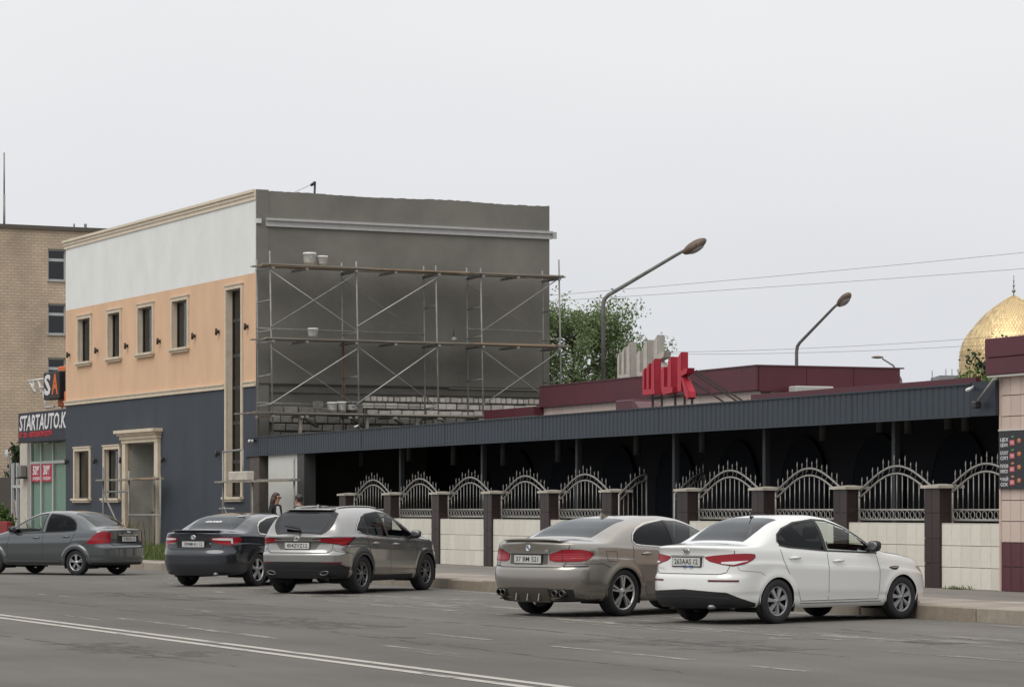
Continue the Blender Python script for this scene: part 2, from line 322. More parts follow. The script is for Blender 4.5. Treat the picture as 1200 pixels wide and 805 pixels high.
wall_cells(MB(), -18.15, 0, 5.17, 8.42, holes, 0, .4).build('upper_wall', PEACH, bld)
wall_cells(MB(), -18.15, 0, 8.42, 10.56, [], 0, .4).build('parapet_wall', WHITEW, bld)
# side wall of raw cement, rough top edge
sw = MB(); n = 90; ys = np.linspace(.4, 9.6, n); zt = [10.80+random.uniform(-.012, .012)+.02*math.sin(q*1.3) for q in ys]
for i in range(n-1):
    sw.add([(0, ys[i], 5.2), (0, ys[i+1], 5.2), (0, ys[i+1], zt[i+1]), (0, ys[i], zt[i]), (-.4, ys[i], 5.2), (-.4, ys[i+1], 5.2), (-.4, ys[i+1], zt[i+1]), (-.4, ys[i], zt[i])], [(0, 1, 2, 3), (5, 4, 7, 6), (3, 2, 6, 7), (0, 4, 5, 1)])
    if i == n-2: sw.add([(0, 9.6, 5.2), (-.4, 9.6, 5.2), (-.4, 9.6, zt[-1]), (0, 9.6, zt[-1])], [(0, 1, 2, 3)])
side_wall = sw.build('side_wall', CEMENT, bld, fix=False)
MB().box(-.002, .014, .003, .4, .15, 10.845).build('corner_render', CEMENT, bld)
lw = MB(); lw.box(-.4, -.05, .4, 9.6, 4.95, 5.2); lower = lw.build('side_wall_base', CEMENT2, bld)
b = MB(); b.box(-.4, -.12, .4, 9.6, .15, 4.95); core = b.build('block_core', CEMENT2, bld)
MB().box(-.05, .03, .02, 9.55, 5.17, 5.215).build('drip_ledge', mat('ledge_dark', (.06, .058, .05), .9), bld)
MB().box(-.03, .05, 6.2, 9.4, 5.155, 5.175).build('ledge_board', mat('board_grey', (.33, .31, .27), .85, var=.2, scale=8), bld)
# concrete blocks left bare below the render
BLK = [mat('block_grey_%d' % i, c, .95, var=.18, scale=9, bump=.4, bscale=30) for i, c in enumerate(((.24, .23, .20), (.20, .19, .165), (.28, .265, .235)))]
BLW = [mat('block_white_%d' % i, c, .95, var=.15, scale=9, bump=.4, bscale=30) for i, c in enumerate(((.60, .56, .50), (.52, .48, .43), (.66, .62, .56)))]
def blocks(mats, y0, y1, z0, z1, w, par, jit=.012):
    y = y0; k = 0
    while y < y1-.02:
        ww = min(w*random.uniform(.93, 1.06), y1-y); m = random.choice(mats); mb = MB(); hh = (z1-z0)*random.uniform(.82, 1.0); mb.bbox(-.12, 0, 0, ww-random.uniform(.015, .05), 0, hh-.022, .014)
        mb.build('block', m, par, (random.uniform(-jit, jit)-.02, y, z0)); y += ww; k += 1
for r, (z0, z1) in enumerate(((3.62, 3.83), (3.84, 4.06), (4.07, 4.30))): blocks(BLK, .42+.16*(r % 2), 9.55, z0, z1, .38, core)
blocks(BLW, 3.55, 9.55, 4.32, 4.52, .40, core); blocks(BLW, 3.40, 9.55, 4.53, 4.72, .40, core); blocks(BLW, 3.48, 9.55, 4.74, 4.93, .19, core, .03)
blocks(BLK, .42, 3.5, 4.32, 4.6, .5, core); 
# other faces, roof
MB().box(-18.15, -17.75, .4, 9.6, .15, 10.56).build('far_wall', WHITEW, bld); MB().box(-17.75, -.4, 9.2, 9.6, .15, 10.56).build('rear_wall', CEMENT, bld); MB().box(-17.75, -.4, .4, 9.2, 10.1, 10.2).build('roof', CEMENT2, bld)
MB().box(-17.75, -.4, 2.2, 2.3, .2, 10.0).build('room_partition', ROOMD, bld); MB().box(-17.75, -.4, .4, 2.2, 5.1, 5.2).build('floor_slab', ROOMD, bld)
# cornice, band, corner strip
cz = MB(); cz.box(-18.20, .005, -.035, .40, 10.54, 10.66); cz.box(-18.23, .006, -.065, .40, 10.66, 10.76); cz.box(-18.26, .007, -.11, .40, 10.76, 10.84); cz.build('cornice', mat('cornice_cream', (.66, .575, .46), .8, var=.08, scale=2), bld)
bd = MB(); wall_cells(bd, -18.18, -2.53, 5.12, 5.24, [], -.05, 0); wall_cells(bd, -.96, 0, 5.12, 5.24, [], -.05, 0); bd.box(-18.18, -2.53, -.08, 0, 5.24, 5.28); bd.box(-.96, 0, -.08, 0, 5.24, 5.28); bd.build('string_course', CREAM, bld)
MB().box(-.02, .012, .0, .10, 8.43, 10.55).build('white_corner', WHITEW, bld)
# long aluminium-white moulding fixed to the side wall
mo = MB(); mo.box(0, .07, .30, 9.66, 9.78, 9.84); mo.box(0, .05, .30, 9.66, 9.84, 9.95); mo.box(0, .12, .30, 9.66, 9.95, 10.02); mo.box(0, .10, 9.66, 9.80, 9.80, 10.0); mo.build('side_moulding', mat('grey_moulding', (.40, .395, .38), .7, var=.1), bld); MB().box(0.0125, .09, .0, .14, 9.86, 9.99).build('moulding_stub', mat('stub_white', (.6, .6, .58), .7), bld)
def window(h, dep=.13, sill=True, mull=True, blind=False, nm='window'):
    x0, x1, z0, z1 = h; w = empty(nm); w.parent = bld
    f = .11
    m = MB(); m.box(x0-f, x0, -.05, .02, z0-.0, z1+f); m.box(x1, x1+f, -.05, .02, z0-.0, z1+f); m.box(x0, x1, -.05, .02, z1, z1+f)
    m.box(x0-f-.03, x1+f+.03, -.075, 0, z1+f, z1+f+.04); m.build('surround', CREAM, w)
    r = MB(); r.box(x0, x0+.012, .02, dep, z0, z1); r.box(x1-.012, x1, .02, dep, z0, z1); r.box(x0+.012, x1-.012, .02, dep, z1-.012, z1); r.build('reveal', CREAM, w)
    if sill: s = MB(); s.box(x0-f-.05, x1+f+.05, -.14, .05, z0-.07, z0); s.box(x0-f, x1+f, -.09, 0, z0-.14, z0-.07); s.build('sill', CREAM, w)
    fr = MB(); t = .05; fr.box(x0+.012, x0+t+.012, dep, dep+.07, z0, z1-.012); fr.box(x1-t-.012, x1-.012, dep, dep+.07, z0, z1-.012); fr.box(x0+t+.012, x1-t-.012, dep, dep+.07, z0, z0+t); fr.box(x0+t+.012, x1-t-.012, dep, dep+.07, z1-t-.012, z1-.012)
    if mull: c = x0+(x1-x0)*.62; fr.box(c-.025, c+.025, dep, dep+.07, z0+t, z1-t-.012)
    fr.build('frame', DARKFR, w)
    MB().box(x0+t+.012, x1-t-.012, dep+.03, dep+.036, z0+t, z1-t-.012).build('pane', GLW, w)
    return w
for h in H_up:
    w = window(h); cu = MB(); n = 14; c = h[0]+(h[1]-h[0])*.62
    pts = [(c+.05+(h[1]-c-.12)*i/n, .36+.02*math.sin(i*1.9)) for i in range(n+1)]
    for (xa_, ya_), (xb_, yb_) in zip(pts[:-1], pts[1:]): cu.add([(xa_, ya_, h[2]), (xb_, yb_, h[2]), (xb_, yb_, h[3]-.05), (xa_, ya_, h[3]-.05)], [(0, 1, 2, 3)])
    cu.build('curtain', mat('curtain_grey', (.42, .43, .42), .9), w, fix=False)
for h in H_lo:
    w = window(h); cu = MB(); n = 30
    pts = [(h[0]+.1+(h[1]-h[0]-.2)*i/n, .34+.02*math.sin(i*1.9)) for i in range(n+1)]
    for (xa_, ya_), (xb_, yb_) in zip(pts[:-1], pts[1:]): cu.add([(xa_, ya_, h[2]), (xb_, yb_, h[2]), (xb_, yb_, h[3]-.05), (xa_, ya_, h[3]-.05)], [(0, 1, 2, 3)])
    cu.build('curtain', mat('curtain_olive', (.42, .37, .27), .9), w, fix=False)
w = window(H_slit, .16, True, False, nm='stair_window'); x0, x1, z0, z1 = H_slit
for z in (2.95, 4.1, 5.15, 6.1, 7.15): MB().box(x0+.062, x1-.062, .16, .23, z-.05, z+.05).build('transom', DARKFR, w)
MB().box(x0+.3, x1-.1, .6, .7, .2, 10).build('stair_wall', mat('stair_beige', (.36, .33, .26), .9), w)
# entrance portal
po = empty('portal'); po.parent = bld; x0, x1, z0, z1 = H_por
for xa_ in (x0-.34, x1): MB().box(xa_, xa_+.34, -.10, .1, .15, z1).build('jamb', CREAM, po)
m = MB(); m.box(x0-.36, x1+.36, -.12, .1, z1, z1+.12); m.box(x0-.40, x1+.40, -.17, .1, z1+.12, z1+.24); m.box(x0-.46, x1+.46, -.24, .1, z1+.24, z1+.32); m.box(x0-.54, x1+.54, -.33, .1, z1+.32, z1+.42); m.build('entablature', CREAM, po)
GPL = mat('grey_plaster', (.34, .33, .30), .9, var=.25, scale=1.2, bump=.2, bscale=8); GPL2 = mat('raw_door', (.27, .25, .20), .9, var=.2, scale=1.5)
m = MB(); m.box(x0, x0+.015, .1, 1.0, .15, z1); m.box(x1-.015, x1, .1, 1.0, .15, z1); m.box(x0+.015, x1-.015, .1, 1.0, z1-.015, z1); m.build('porch_reveal', GPL, po); MB().box(x0, x1, .85, .95, 2.35, z1).build('porch_back', GPL, po)
m = MB(); m.box(x0+.02, x1-.02, .80, .85, .2, 2.35); m.build('porch_boarding', GPL2, po); MB().box(x0+.02, x1-.02, .79, .80, 1.42, 1.46).build('board_joint', DARKFR, po)
# up-and-down wall lamps
SC = mat('sconce_black', (.03, .028, .026), .5)
for s, z in ((17.67, 6.86), (14.58, 6.86), (11.48, 6.86), (8.31, 6.85), (5.1, 6.84), (3.02, 6.86), (.62, 6.88), (17.86, 3.18), (14.72, 3.16), (12.0, 3.14), (7.9, 3.1), (3.02, 3.2)):
    m = MB(); m.box(-s-.035, -s+.035, -.08, 0, z-.05, z+.05); m.lathe([(.001, -.10), (.038, -.10), (.038, .10), (.001, .10)], 10, 'z', (-s, -.10, z)); m.build('wall_lamp', SC, bld)
# small crane post on the roof
cr = empty('roof_bracket', l2w(BLD_O, BLD_RZ, -.2, 1.9, 10.2), BLD_RZ, 'short dark steel bracket sticking up above the cement wall', 'bracket')
m = MB(); m.tube([(0, 0, 0), (.03, .03, .98)], .035, 6); m.build('post', DARKFR, cr); m = MB(); m.tube([(.03, .03, .96), (.03, -.10, .86)], .045, 6); m.build('head', DARKFR, cr)
m = MB(); m.tube([(.03, -.10, .88), (0, -.9, .5)], .008, 4); m.build('wire', DARKFR, cr)

# ---------------------------------------------------------------- scaffold on the side wall
STEEL = mat('scaffold_steel', (.27, .265, .25), .6, .35, var=.25, scale=5); STEEL2 = mat('scaffold_bright', (.50, .49, .46), .5, .35, var=.2, scale=5); RUST = mat('scaffold_rust', (.26, .12, .05), .75, .1, var=.3, scale=6)
WOOD = mat('scaffold_wood', (.25, .225, .185), .85, var=.3, scale=7, stretch=(1, .1, 1)); WOODO = mat('new_wood', (.33, .235, .155), .85, var=.2, scale=6)
sc = empty('wall_scaffold', BLD_O, BLD_RZ, 'tall steel pipe scaffold with three plank decks against the cement wall', 'scaffold')
FX, BX = 1.25, .32; fy = [-.06, 2.64, 5.19, 6.66, 9.28]; by = [-.10, 2.57, 5.22, 6.64, 9.19]
tops = [8.95, 8.75, 8.72, 8.70, 9.05]
for i, (y, t) in enumerate(zip(fy, tops)): MB().tube([(FX, y+.10, 3.66), (FX, y, t)], .025, 7).build('post', [STEEL, RUST, STEEL, STEEL, STEEL][i] if i != 1 else STEEL, sc)
for i, y in enumerate(by): MB().tube([(BX, y+.06, 3.66 if i < 4 else 4.6), (BX, y, 8.78)], .025, 7).build('post', STEEL, sc)
MB().tube([(BX+.05, 2.66, 4.35), (BX+.05, 2.6, 6.5)], .025, 7).build('post', RUST, sc)
for i in range(5):
    for z in (4.55, 5.4, 6.68, 7.55, 8.45): 
        if (i*5+int(z*10)) % 4: MB().tube([(FX, fy[i]+.03, z), (BX, by[i]+.02, z-.03)], .020, 6).build('frame_rung', STEEL, sc)
def brace(a, b, m=STEEL, r=.014): MB().tube([a, b], r, 6).build('brace', m, sc)
for (i, j, z0, z1, off, m1, m2) in ((0, 1, 6.75, 8.4, FX+.02, STEEL2, STEEL), (1, 2, 6.85, 8.35, FX+.02, None, STEEL2), (3, 4, 6.8, 8.5, FX+.02, None, STEEL), (0, 1, 4.55, 6.2, FX+.02, STEEL, STEEL2), (1, 2, 4.6, 6.3, FX+.02, STEEL, STEEL2), (3, 4, 4.6, 6.3, FX+.02, STEEL, STEEL)):
    if m1: brace((off, fy[i], z1), (off, fy[j], z0), m1)
    if m2: brace((off+.03, fy[i], z0), (off+.03, fy[j], z1), m2, .017)
brace((BX, by[1], 8.3), (BX, by[2], 6.7), STEEL); brace((BX, by[3], 8.3), (BX, by[4], 6.8), STEEL)
for a, b, z in ((0, 2, 6.78), (3, 4, 6.95), (0, 1, 4.62), (1, 2, 4.6)): brace((BX+.03, by[a], z), (BX+.03, by[b], z-.02), STEEL, .018)
for z, ya, yb in ((8.55, -.3, 9.45), (6.45, -.3, 9.45), (4.30, -.75, 9.4)):
    yy = ya; k = 0
    for x in (BX+.06, BX+.32, BX+.58, BX+.84):
        y = ya+random.uniform(-.1, .2)
        while y < yb-.3:
            Ln = random.uniform(2.4, 4.0); e_ = min(y+Ln, yb+random.uniform(-.1, .2)); dz = random.uniform(0, .035)
            m = MB(); m.add([(x, y, z+dz), (x+.22, y, z+dz+.005), (x+.22, e_, z+random.uniform(0, .04)), (x, e_, z+random.uniform(0, .04))]+[(x, y, z+dz-.03), (x+.22, y, z+dz-.03), (x+.22, e_, z-.022), (x, e_, z-.022)], [(0, 1, 2, 3), (7, 6, 5, 4), (0, 4, 5, 1), (1, 5, 6, 2), (2, 6, 7, 3), (3, 7, 4, 0)])
            m.build('plank', WOODO if random.random() < .04 else WOOD, sc); y = e_-random.uniform(0, .25)
    for y in (-.05, 1.0, 2.55, 3.8, 5.2, 6.65, 7.8, 9.2): 
        m = MB(); m.bar((BX-.15, y, z-.09), (FX+.15, y+.05, z-.09), .07, .06); m.build('putlog', STEEL if z > 5 else WOOD, sc)
for y in (.9, 2.4, 3.8, 5.3, 6.6): m = MB(); m.bar((FX+.1, y, 4.2), (BX, y+.9, 3.95), .09, .06); m.build('strut', WOOD, sc)
for y in (.9, 3.0, 4.6, 6.8): m = MB(); m.bar((FX-.05, y, 3.62), (FX-.05, y, 4.24), .08, .08); m.build('stub_post', WOOD, sc)

def bucket(x, y, z, r, h, m, label, grp='buckets on the scaffold', nm='bucket'):
    o = empty(nm, l2w(BLD_O, BLD_RZ, x, y, z), BLD_RZ+random.uniform(0, 1), label, 'bucket', grp)
    b = MB(); b.lathe([(.001, .004), (r*.84, .004), (r*.86, 0), (r*.97, h*.86), (r*1.05, h*.87), (r*1.05, h*.92), (r, h*.93), (r*1.02, h), (r*.94, h), (r*.82, .02), (.001, .02)], 20); b.build('pail', m, o)
    t = MB(); t.tube([(r*1.04*math.cos(a), r*1.04*math.sin(a)*.3-r*.6, h*.55+.32*h*abs(math.cos(a))) for a in np.linspace(0, math.pi, 10)], .006, 5); t.build('handle', STEEL, o)
    s = MB(); s.lathe([(r*.90, h*.25), (r*.955, h*.72)], 20); s.build('splash_band', mat('cement_splash', (.34, .33, .30), .9, var=.4, scale=9), o); return o
BW = mat('bucket_white', (.66, .66, .64), .5, var=.1, scale=8); BG = mat('bucket_grey', (.17, .175, .18), .6, var=.1)
bucket(.8, 1.36, 8.60, .19, .39, BW, 'large white bucket, left of the pair on the top scaffold deck')
bucket(.8, 1.76, 8.60, .16, .31, BW, 'smaller white bucket, right of the pair on the top scaffold deck')
bucket(.8, 1.46, 6.50, .155, .30, BW, 'white bucket alone on the middle scaffold deck')
bucket(.8, 2.07, 4.36, .155, .30, BW, 'white bucket on the lowest scaffold deck, left one of two')
bucket(.8, 2.37, 4.36, .145, .32, BW, 'white bucket on the lowest scaffold deck, beside the grey bucket')
bucket(.8, 2.70, 4.36, .17, .33, BG, 'dark grey bucket on the lowest scaffold deck')
o = empty('paint_roller_tray', l2w(BLD_O, BLD_RZ, .8, 1.62, 4.36), BLD_RZ, 'dull wire basket left of the white buckets on the lowest deck', 'basket')
m = MB()
for a in np.linspace(0, 2*math.pi, 13)[:-1]: m.tube([(.10*math.cos(a), .10*math.sin(a), .01), (.15*math.cos(a), .15*math.sin(a), .30)], .007, 4)
m.build('wires', STEEL, o); m = MB()
for z, r in ((.01, .10), (.15, .125), (.30, .15)): m.tube([(r*math.cos(a), r*math.sin(a), z) for a in np.linspace(0, 2*math.pi, 17)], .009, 4, False)
m.build('rims', STEEL, o)
o = empty('plastering_tool', l2w(BLD_O, BLD_RZ, 1.0, 5.9, 6.52), BLD_RZ, 'small dark tool with upright handle standing on the middle deck', 'tool')
m = MB(); m.lathe([(.001, 0), (.09, 0), (.085, .08), (.05, .12), (.03, .13)], 12); m.build('foot', STEEL, o); m = MB(); m.lathe([(.03, .13), (.022, .18), (.02, .36), (.001, .37)], 10); m.build('grip', DARKFR, o)

# ---------------------------------------------------------------- two trestle scaffolds before the street front
def pipes(root, segs, r=.03, m=STEEL):
    for a, b in segs: MB().tube([a, b], r, 7).build('pipe', m, root)
t1 = empty('trestle_scaffold', BLD_O, BLD_RZ, 'low pipe trestle with a plank deck in front of the portal', 'scaffold', 'trestle scaffolds before the street front')
pipes(t1, [((-11.3, -.9, .2), (-11.3, -.9, 2.9)), ((-8.58, -.95, .2), (-8.58, -.95, 2.75)), ((-8.3, -.2, .2), (-8.3, -.2, 2.6)), ((-5.75, -.9, .2), (-5.75, -.9, 2.55)), ((-11.3, -.9, 2.1), (-8.58, -.95, 2.1)), ((-11.2, -.9, 2.0), (-8.7, -.95, .4)), ((-8.58, -.95, 1.35), (-5.75, -.9, 1.35))])
m = MB(); m.box(-11.5, -7.8, -1.1, -.86, 2.45, 2.5); m.build('plank', WOOD, t1); m = MB(); m.box(-9.3, -6.3, -.85, -.6, 2.47, 2.52); m.build('plank', WOODO, t1); m = MB(); m.box(-11.6, -7.2, -.55, -.3, 2.45, 2.5); m.build('plank', WOOD, t1)
t2 = empty('trestle_scaffold', BLD_O, BLD_RZ, 'pipe trestle with a plank deck before the tall stair window at the corner', 'scaffold', 'trestle scaffolds before the street front')
pipes(t2, [((-.3, -.9, .2), (-.3, -.9, 3.2)), ((-.3, -.9, 3.2), (1.3, -.9, 3.24)), ((1.3, -.9, 3.24), (1.3, -.9, 2.3)), ((2.19, -.95, .2), (2.19, -.95, 2.5)), ((5.2, -.9, .2), (5.2, -.9, 2.95)), ((-.2, -.9, 1.6), (1.2, -.9, .3)), ((-.6, -.9, 1.55), (.6, -.9, 1.55))])
m = MB(); m.box(-.5, 5.3, -1.1, -.86, 2.30, 2.35); m.build('plank', WOOD, t2); m = MB(); m.box(2.3, 4.9, -.85, -.6, 2.33, 2.38); m.build('plank', WOOD, t2)
o = empty('foam_block', l2w(BLD_O, BLD_RZ, 1.3, -.95, 2.355), BLD_RZ, 'off-white block lying on the plank of the corner trestle', 'block'); MB().bbox(-.72, .72, -.12, .12, 0, .26, .02).build('slab', mat('foam_white', (.48, .44, .38), .9, var=.2, scale=4), o)
# ================================================================ restaurant with canopy
MAROON = mat('maroon_panel', (.088, .018, .027), .45, var=.14, scale=1.2, spec=.4); MAROON2 = mat('maroon_tile', (.085, .022, .030), .4, var=.18, scale=3)
PINK = mat('pink_tile', (.52, .41, .35), .5, var=.10, scale=1.5); PINK2 = mat('pink_tile_pale', (.56, .45, .385), .5, var=.08, scale=2)
GROUT = mat('grout', (.17, .14, .12), .95); SLATE = mat('slate_blue_sheet', (.025, .035, .047), .5, var=.12, scale=.8, stretch=(.4, 1, 3)); SLATE2 = mat('slate_dark_sheet', (.016, .022, .032), .5)
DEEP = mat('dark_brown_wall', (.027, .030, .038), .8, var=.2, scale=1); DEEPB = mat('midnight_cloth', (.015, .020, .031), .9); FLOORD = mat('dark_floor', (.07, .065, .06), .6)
rs = empty('restaurant', FENCE_O, FENCE_RZ, 'low restaurant with maroon parapet, pink tiles and a long slate-blue canopy', 'restaurant')
# canopy fascia of ribbed sheet, one sheet of ribs per metre-wide panel
def ribbed(x0, x1, z0, z1, y, pitch=.2, d=.012):
    m = MB(); x = x0; prof = []
    while x < x1-1e-6:
        prof += [(x, y), (min(x+pitch*.62, x1), y), (min(x+pitch*.70, x1), y+d), (min(x+pitch*.92, x1), y+d)]; x += pitch
    prof.append((x1, y))
    for (xa_, ya_), (xb_, yb_) in zip(prof[:-1], prof[1:]):
        if xb_-xa_ < 1e-6: continue
        m.add([(xa_, ya_, z0), (xb_, yb_, z0), (xb_, yb_, z1), (xa_, ya_, z1)], [(0, 1, 2, 3)])
    return m
fx = 1.23; k = 0
while fx > -38.8:
    e_ = max(fx-2.0, -38.8); dz = random.uniform(-.006, .006)
    ribbed(e_+.006, fx, 3.10+dz, 3.61+dz, -.06+random.uniform(-.004, .004)).build('fascia_panel', SLATE, rs, fix=False); fx = e_; k += 1
m = MB(); m.box(-38.8, 1.23, -.03, .05, 3.12, 3.59); m.build('fascia_backing', SLATE2, rs)
m = MB(); m.box(-38.82, 1.235, -.09, -.028, 3.61, 3.635); m.build('fascia_cap', SLATE, rs); m = MB(); m.box(-38.82, 1.235, -.085, -.028, 3.075, 3.10); m.build('fascia_foot', SLATE, rs)
m = MB(); m.box(1.235, 1.99, -.075, .05, 3.08, 3.65); m.build('fascia_end', SLATE2, rs)
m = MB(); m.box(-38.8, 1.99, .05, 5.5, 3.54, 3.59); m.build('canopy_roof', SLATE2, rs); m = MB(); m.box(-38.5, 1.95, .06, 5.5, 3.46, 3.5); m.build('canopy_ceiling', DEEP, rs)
m = MB(); m.box(-7.6, .62, .42, .5, 3.59, 3.77); m.box(-7.6, .62, .40, .42, 3.63, 3.77); m.build('roof_flashing', MAROON, rs)
# dim room behind
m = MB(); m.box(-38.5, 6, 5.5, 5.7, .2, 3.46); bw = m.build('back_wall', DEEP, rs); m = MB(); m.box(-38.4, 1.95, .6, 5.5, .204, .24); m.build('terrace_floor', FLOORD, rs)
for xc in (-34.5, -31.2, -27.9, -24.6, -21.3, -18.0, -14.7, -11.4, -8.1, -4.8, -1.4):
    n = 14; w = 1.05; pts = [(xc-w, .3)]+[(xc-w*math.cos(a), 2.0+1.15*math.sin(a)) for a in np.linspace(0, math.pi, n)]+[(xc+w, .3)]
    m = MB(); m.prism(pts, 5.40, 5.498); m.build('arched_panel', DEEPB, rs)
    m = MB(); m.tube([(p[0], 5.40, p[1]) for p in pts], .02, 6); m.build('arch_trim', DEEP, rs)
COLM = mat('post_dark', (.055, .06, .065), .55)
for s in (28.58, 22.88, 17.19, 12.17, 8.09, 3.06, -.9):
    m = MB(); m.bbox(-s-.06, -s+.06, .94, 1.06, .24, 3.46, .01); m.build('canopy_post', COLM, rs)
for s, z in ((34.48, 2.73), (30.66, 2.84), (27.39, 2.68), (24.01, 2.62), (20.59, 2.65), (16.2, 2.75), (12.9, 2.75), (7.58, 2.88), (5.35, 3.0), (4.3, 2.95), (2.88, 2.99), (2.29, 2.95)):
    m = MB(); m.lathe([(.001, z+.02), (.07, z), (.085, z), (.085, 3.46), (.001, 3.46)], 12, 'z', (-s, 2, 0)); m.build('ceiling_spot', mat('spot_grey', (.07, .065, .06), .6), rs)
# dining furniture reads only as dark shapes: low table tops along the rail are hidden by the wall
# left end: white panel wall, posts
m = MB(); m.bbox(-36.85, -34.1, .0, .12, .2, 3.10, .006); m.build('white_panel', mat('white_panel', (.56, .56, .52), .7, var=.06, scale=1), rs)
m = MB(); m.bbox(-34.1, -33.5, -.05, .3, .2, 3.1, .01); m.build('end_post', mat('dark_grey_post', (.045, .045, .045), .6), rs); m = MB(); m.box(-38.4, -36.9, .3, .4, .2, 3.1); m.build('end_doorway', mat('doorway_brown', (.045, .036, .03), .8), rs)
m = MB(); m.bbox(-38.5, -37.6, -.04, .25, .2, 3.1, .012); m.build('end_pier', mat('pier_brown', (.10, .085, .07), .9, var=.3, scale=8, bump=.4), rs)
# main block: pink tiles under a maroon panelled parapet
X0, X1, Y0 = -29.63, -17.0, 5.5; ZP, ZT = 4.31, 4.85
m = MB(); m.box(X0, X1, Y0+.04, Y0+.3, 3.3, ZP); m.box(X1-.3, X1-.04, Y0+.3, Y0+7, 3.3, ZP); m.build('block_wall', GROUT, rs)
def tiles(par, mats, a0, a1, z0, z1, w, h, face, pos, th=.03, gap=.012, nm='tile'):
    """rows of tiles; face 'y': front at y=pos spread along x; face 'x': side at x=pos spread along y"""
    nr = max(1, round((z1-z0)/h)); nc = max(1, round((a1-a0)/w)); hh = (z1-z0)/nr; ww = (a1-a0)/nc; cache = {}
    for r in range(nr):
        for c in range(nc):
            m_ = random.choice(mats)
            if m_.name not in cache:
                b = MB(); b.bbox(gap/2, ww-gap/2, -th, 0, gap/2, hh-gap/2, .004); me = b.mesh(nm); me.materials.append(m_); cache[m_.name] = me
            o = link(nm, cache[m_.name], None, par)
            if face == 'y': o.location = (a0+c*ww, pos+random.uniform(-.002, .002), z0+r*hh)
            else: o.location = (pos, a0+c*ww, z0+r*hh); o.rotation_euler = (0, 0, math.pi/2)
tiles(rs, [PINK, PINK2], X0, X1, 3.62, ZP, .62, .33, 'y', Y0+.04); tiles(rs, [PINK, PINK2], Y0+.05, Y0+4.2, 3.62, ZP, .62, .33, 'x', X1-.04)
m = MB(); m.box(X0, X1-.02, Y0-.06, Y0+.3, ZP, ZT-.03); m.box(X1-.3, X1-.02, Y0+.3, Y0+3.75, ZP, ZT-.03); m.build('parapet_core', GROUT, rs)
x = X0
while x < X1-.1:
    e_ = min(x+random.choice((1.8, 2.1, 2.4)), X1+.08); m = MB(); m.bbox(x+.004, e_-.004, Y0-.12, Y0-.058, ZP-.02, ZT, .008); m.build('parapet_panel', MAROON, rs); x = e_
y = Y0-.05
for yl in (1.25, 1.25, 1.25): m = MB(); m.bbox(X1-.018, X1+.08, y+.004, y+yl-.004, ZP-.05, ZT, .008); m.build('parapet_panel', MAROON, rs); y += yl
m = MB(); m.box(X0, X1+.1, Y0-.14, Y0+3.8, ZT, ZT+.03); m.build('parapet_cap', mat('maroon_cap', (.10, .03, .036), .4), rs)
m = MB(); m.box(X1-.3, X1-.05, Y0+3.75, Y0+7, ZP, ZP+.15); m.build('rear_parapet', MAROON, rs)
m = MB(); m.box(-33.2, X0+.02, 5.2, 5.5, 4.08, 4.32); m.build('side_parapet', MAROON, rs); m = MB(); m.box(-33.2, X0, 5.22, 5.5, 3.62, 4.08); m.build('side_parapet_wall', PINK, rs)
o = empty('roof_vent', l2w(FENCE_O, FENCE_RZ, -17.2, 2.4, 3.59), FENCE_RZ, 'small maroon box vent on the canopy roof left of the red letters', 'vent')
m = MB(); m.bbox(-.6, .35, -.2, .3, 0, .44, .02); m.build('case', MAROON, o); m = MB(); m.prism([(.36, .40), (.52, .38), (.95, .10), (.95, .0), (.36, 0)], -.24, .34); m.build('hood', MAROON2, o)
o = empty('air_conditioner', l2w(FENCE_O, FENCE_RZ, -16.7, 6.1, 3.53), FENCE_RZ, 'white air conditioner box on the canopy roof beside the maroon parapet', 'air conditioner')
m = MB(); m.bbox(0, .35, 0, 1.0, .25, .85, .02); m.build('case', mat('ac_white', (.42, .41, .39), .5), o); m = MB()
for q in range(5): m.tube([(.355, .62+(.06+.04*q)*math.cos(a), .55+(.06+.04*q)*math.sin(a)) for a in np.linspace(0, 2*math.pi, 17)], .006, 4, False)
m.build('fan_grille', DARKFR, o)
for yy in (.1, .8): MB().box(.02, .33, yy, yy+.1, 0, .25).build('foot', STEEL, o)

# ---------------------------------------------------------------- rooftop letters
def stroke_letters(root, word, ox, oz, k, dep, m_face, m_side, y=0):
    """ornamental raised letters, the uprights of each stepping up to the right; every letter is a part"""
    P = {'Ш': [[(0, .0), (.74, .0), (.74, .13), (0, .13)], [(0, .13), (.11, .13), (.12, .64), (.0, .54)], [(.25, .13), (.39, .13), (.40, .74), (.25, .62)], [(.54, .13), (.74, .13), (.73, .84), (.55, .71)]],
         'И': [[(1.02, .10), (1.20, .06), (1.20, .62), (1.08, .62), (1.01, .52)], [(1.40, .0), (1.62, .0), (1.61, .84), (1.41, .72)], [(1.12, -.03), (1.70, .0), (1.71, .13), (1.20, .15), (1.04, .09)]],
         'К': [[(1.86, .02), (2.08, .02), (2.07, .92), (1.87, .80)], [(2.07, .36), (2.40, .42), (2.46, .54), (2.30, .53), (2.07, .48)], [(2.07, .34), (2.18, .32), (2.50, .0), (2.54, -.14), (2.42, -.18), (2.28, -.08)]]}
    for ch in word:
        lt = MB(); fc = MB(); a0 = {'Ш': 0, 'И': 1.05, 'К': 2.2}[ch]
        for j, poly in enumerate(P[ch]):
            q = [(ox+(a0+(a-a0)*.90)*k, oz+b*k) for a, b in poly]; lt.prism(q, y-dep+.0017*j, y-.0017*j); fc.add([(a, y-dep-.006-.001*j, b) for a, b in q], [tuple(range(len(q)))])
        o = lt.build('letter', m_side, root); fc.build('letter_face', m_face, o, fix=False)
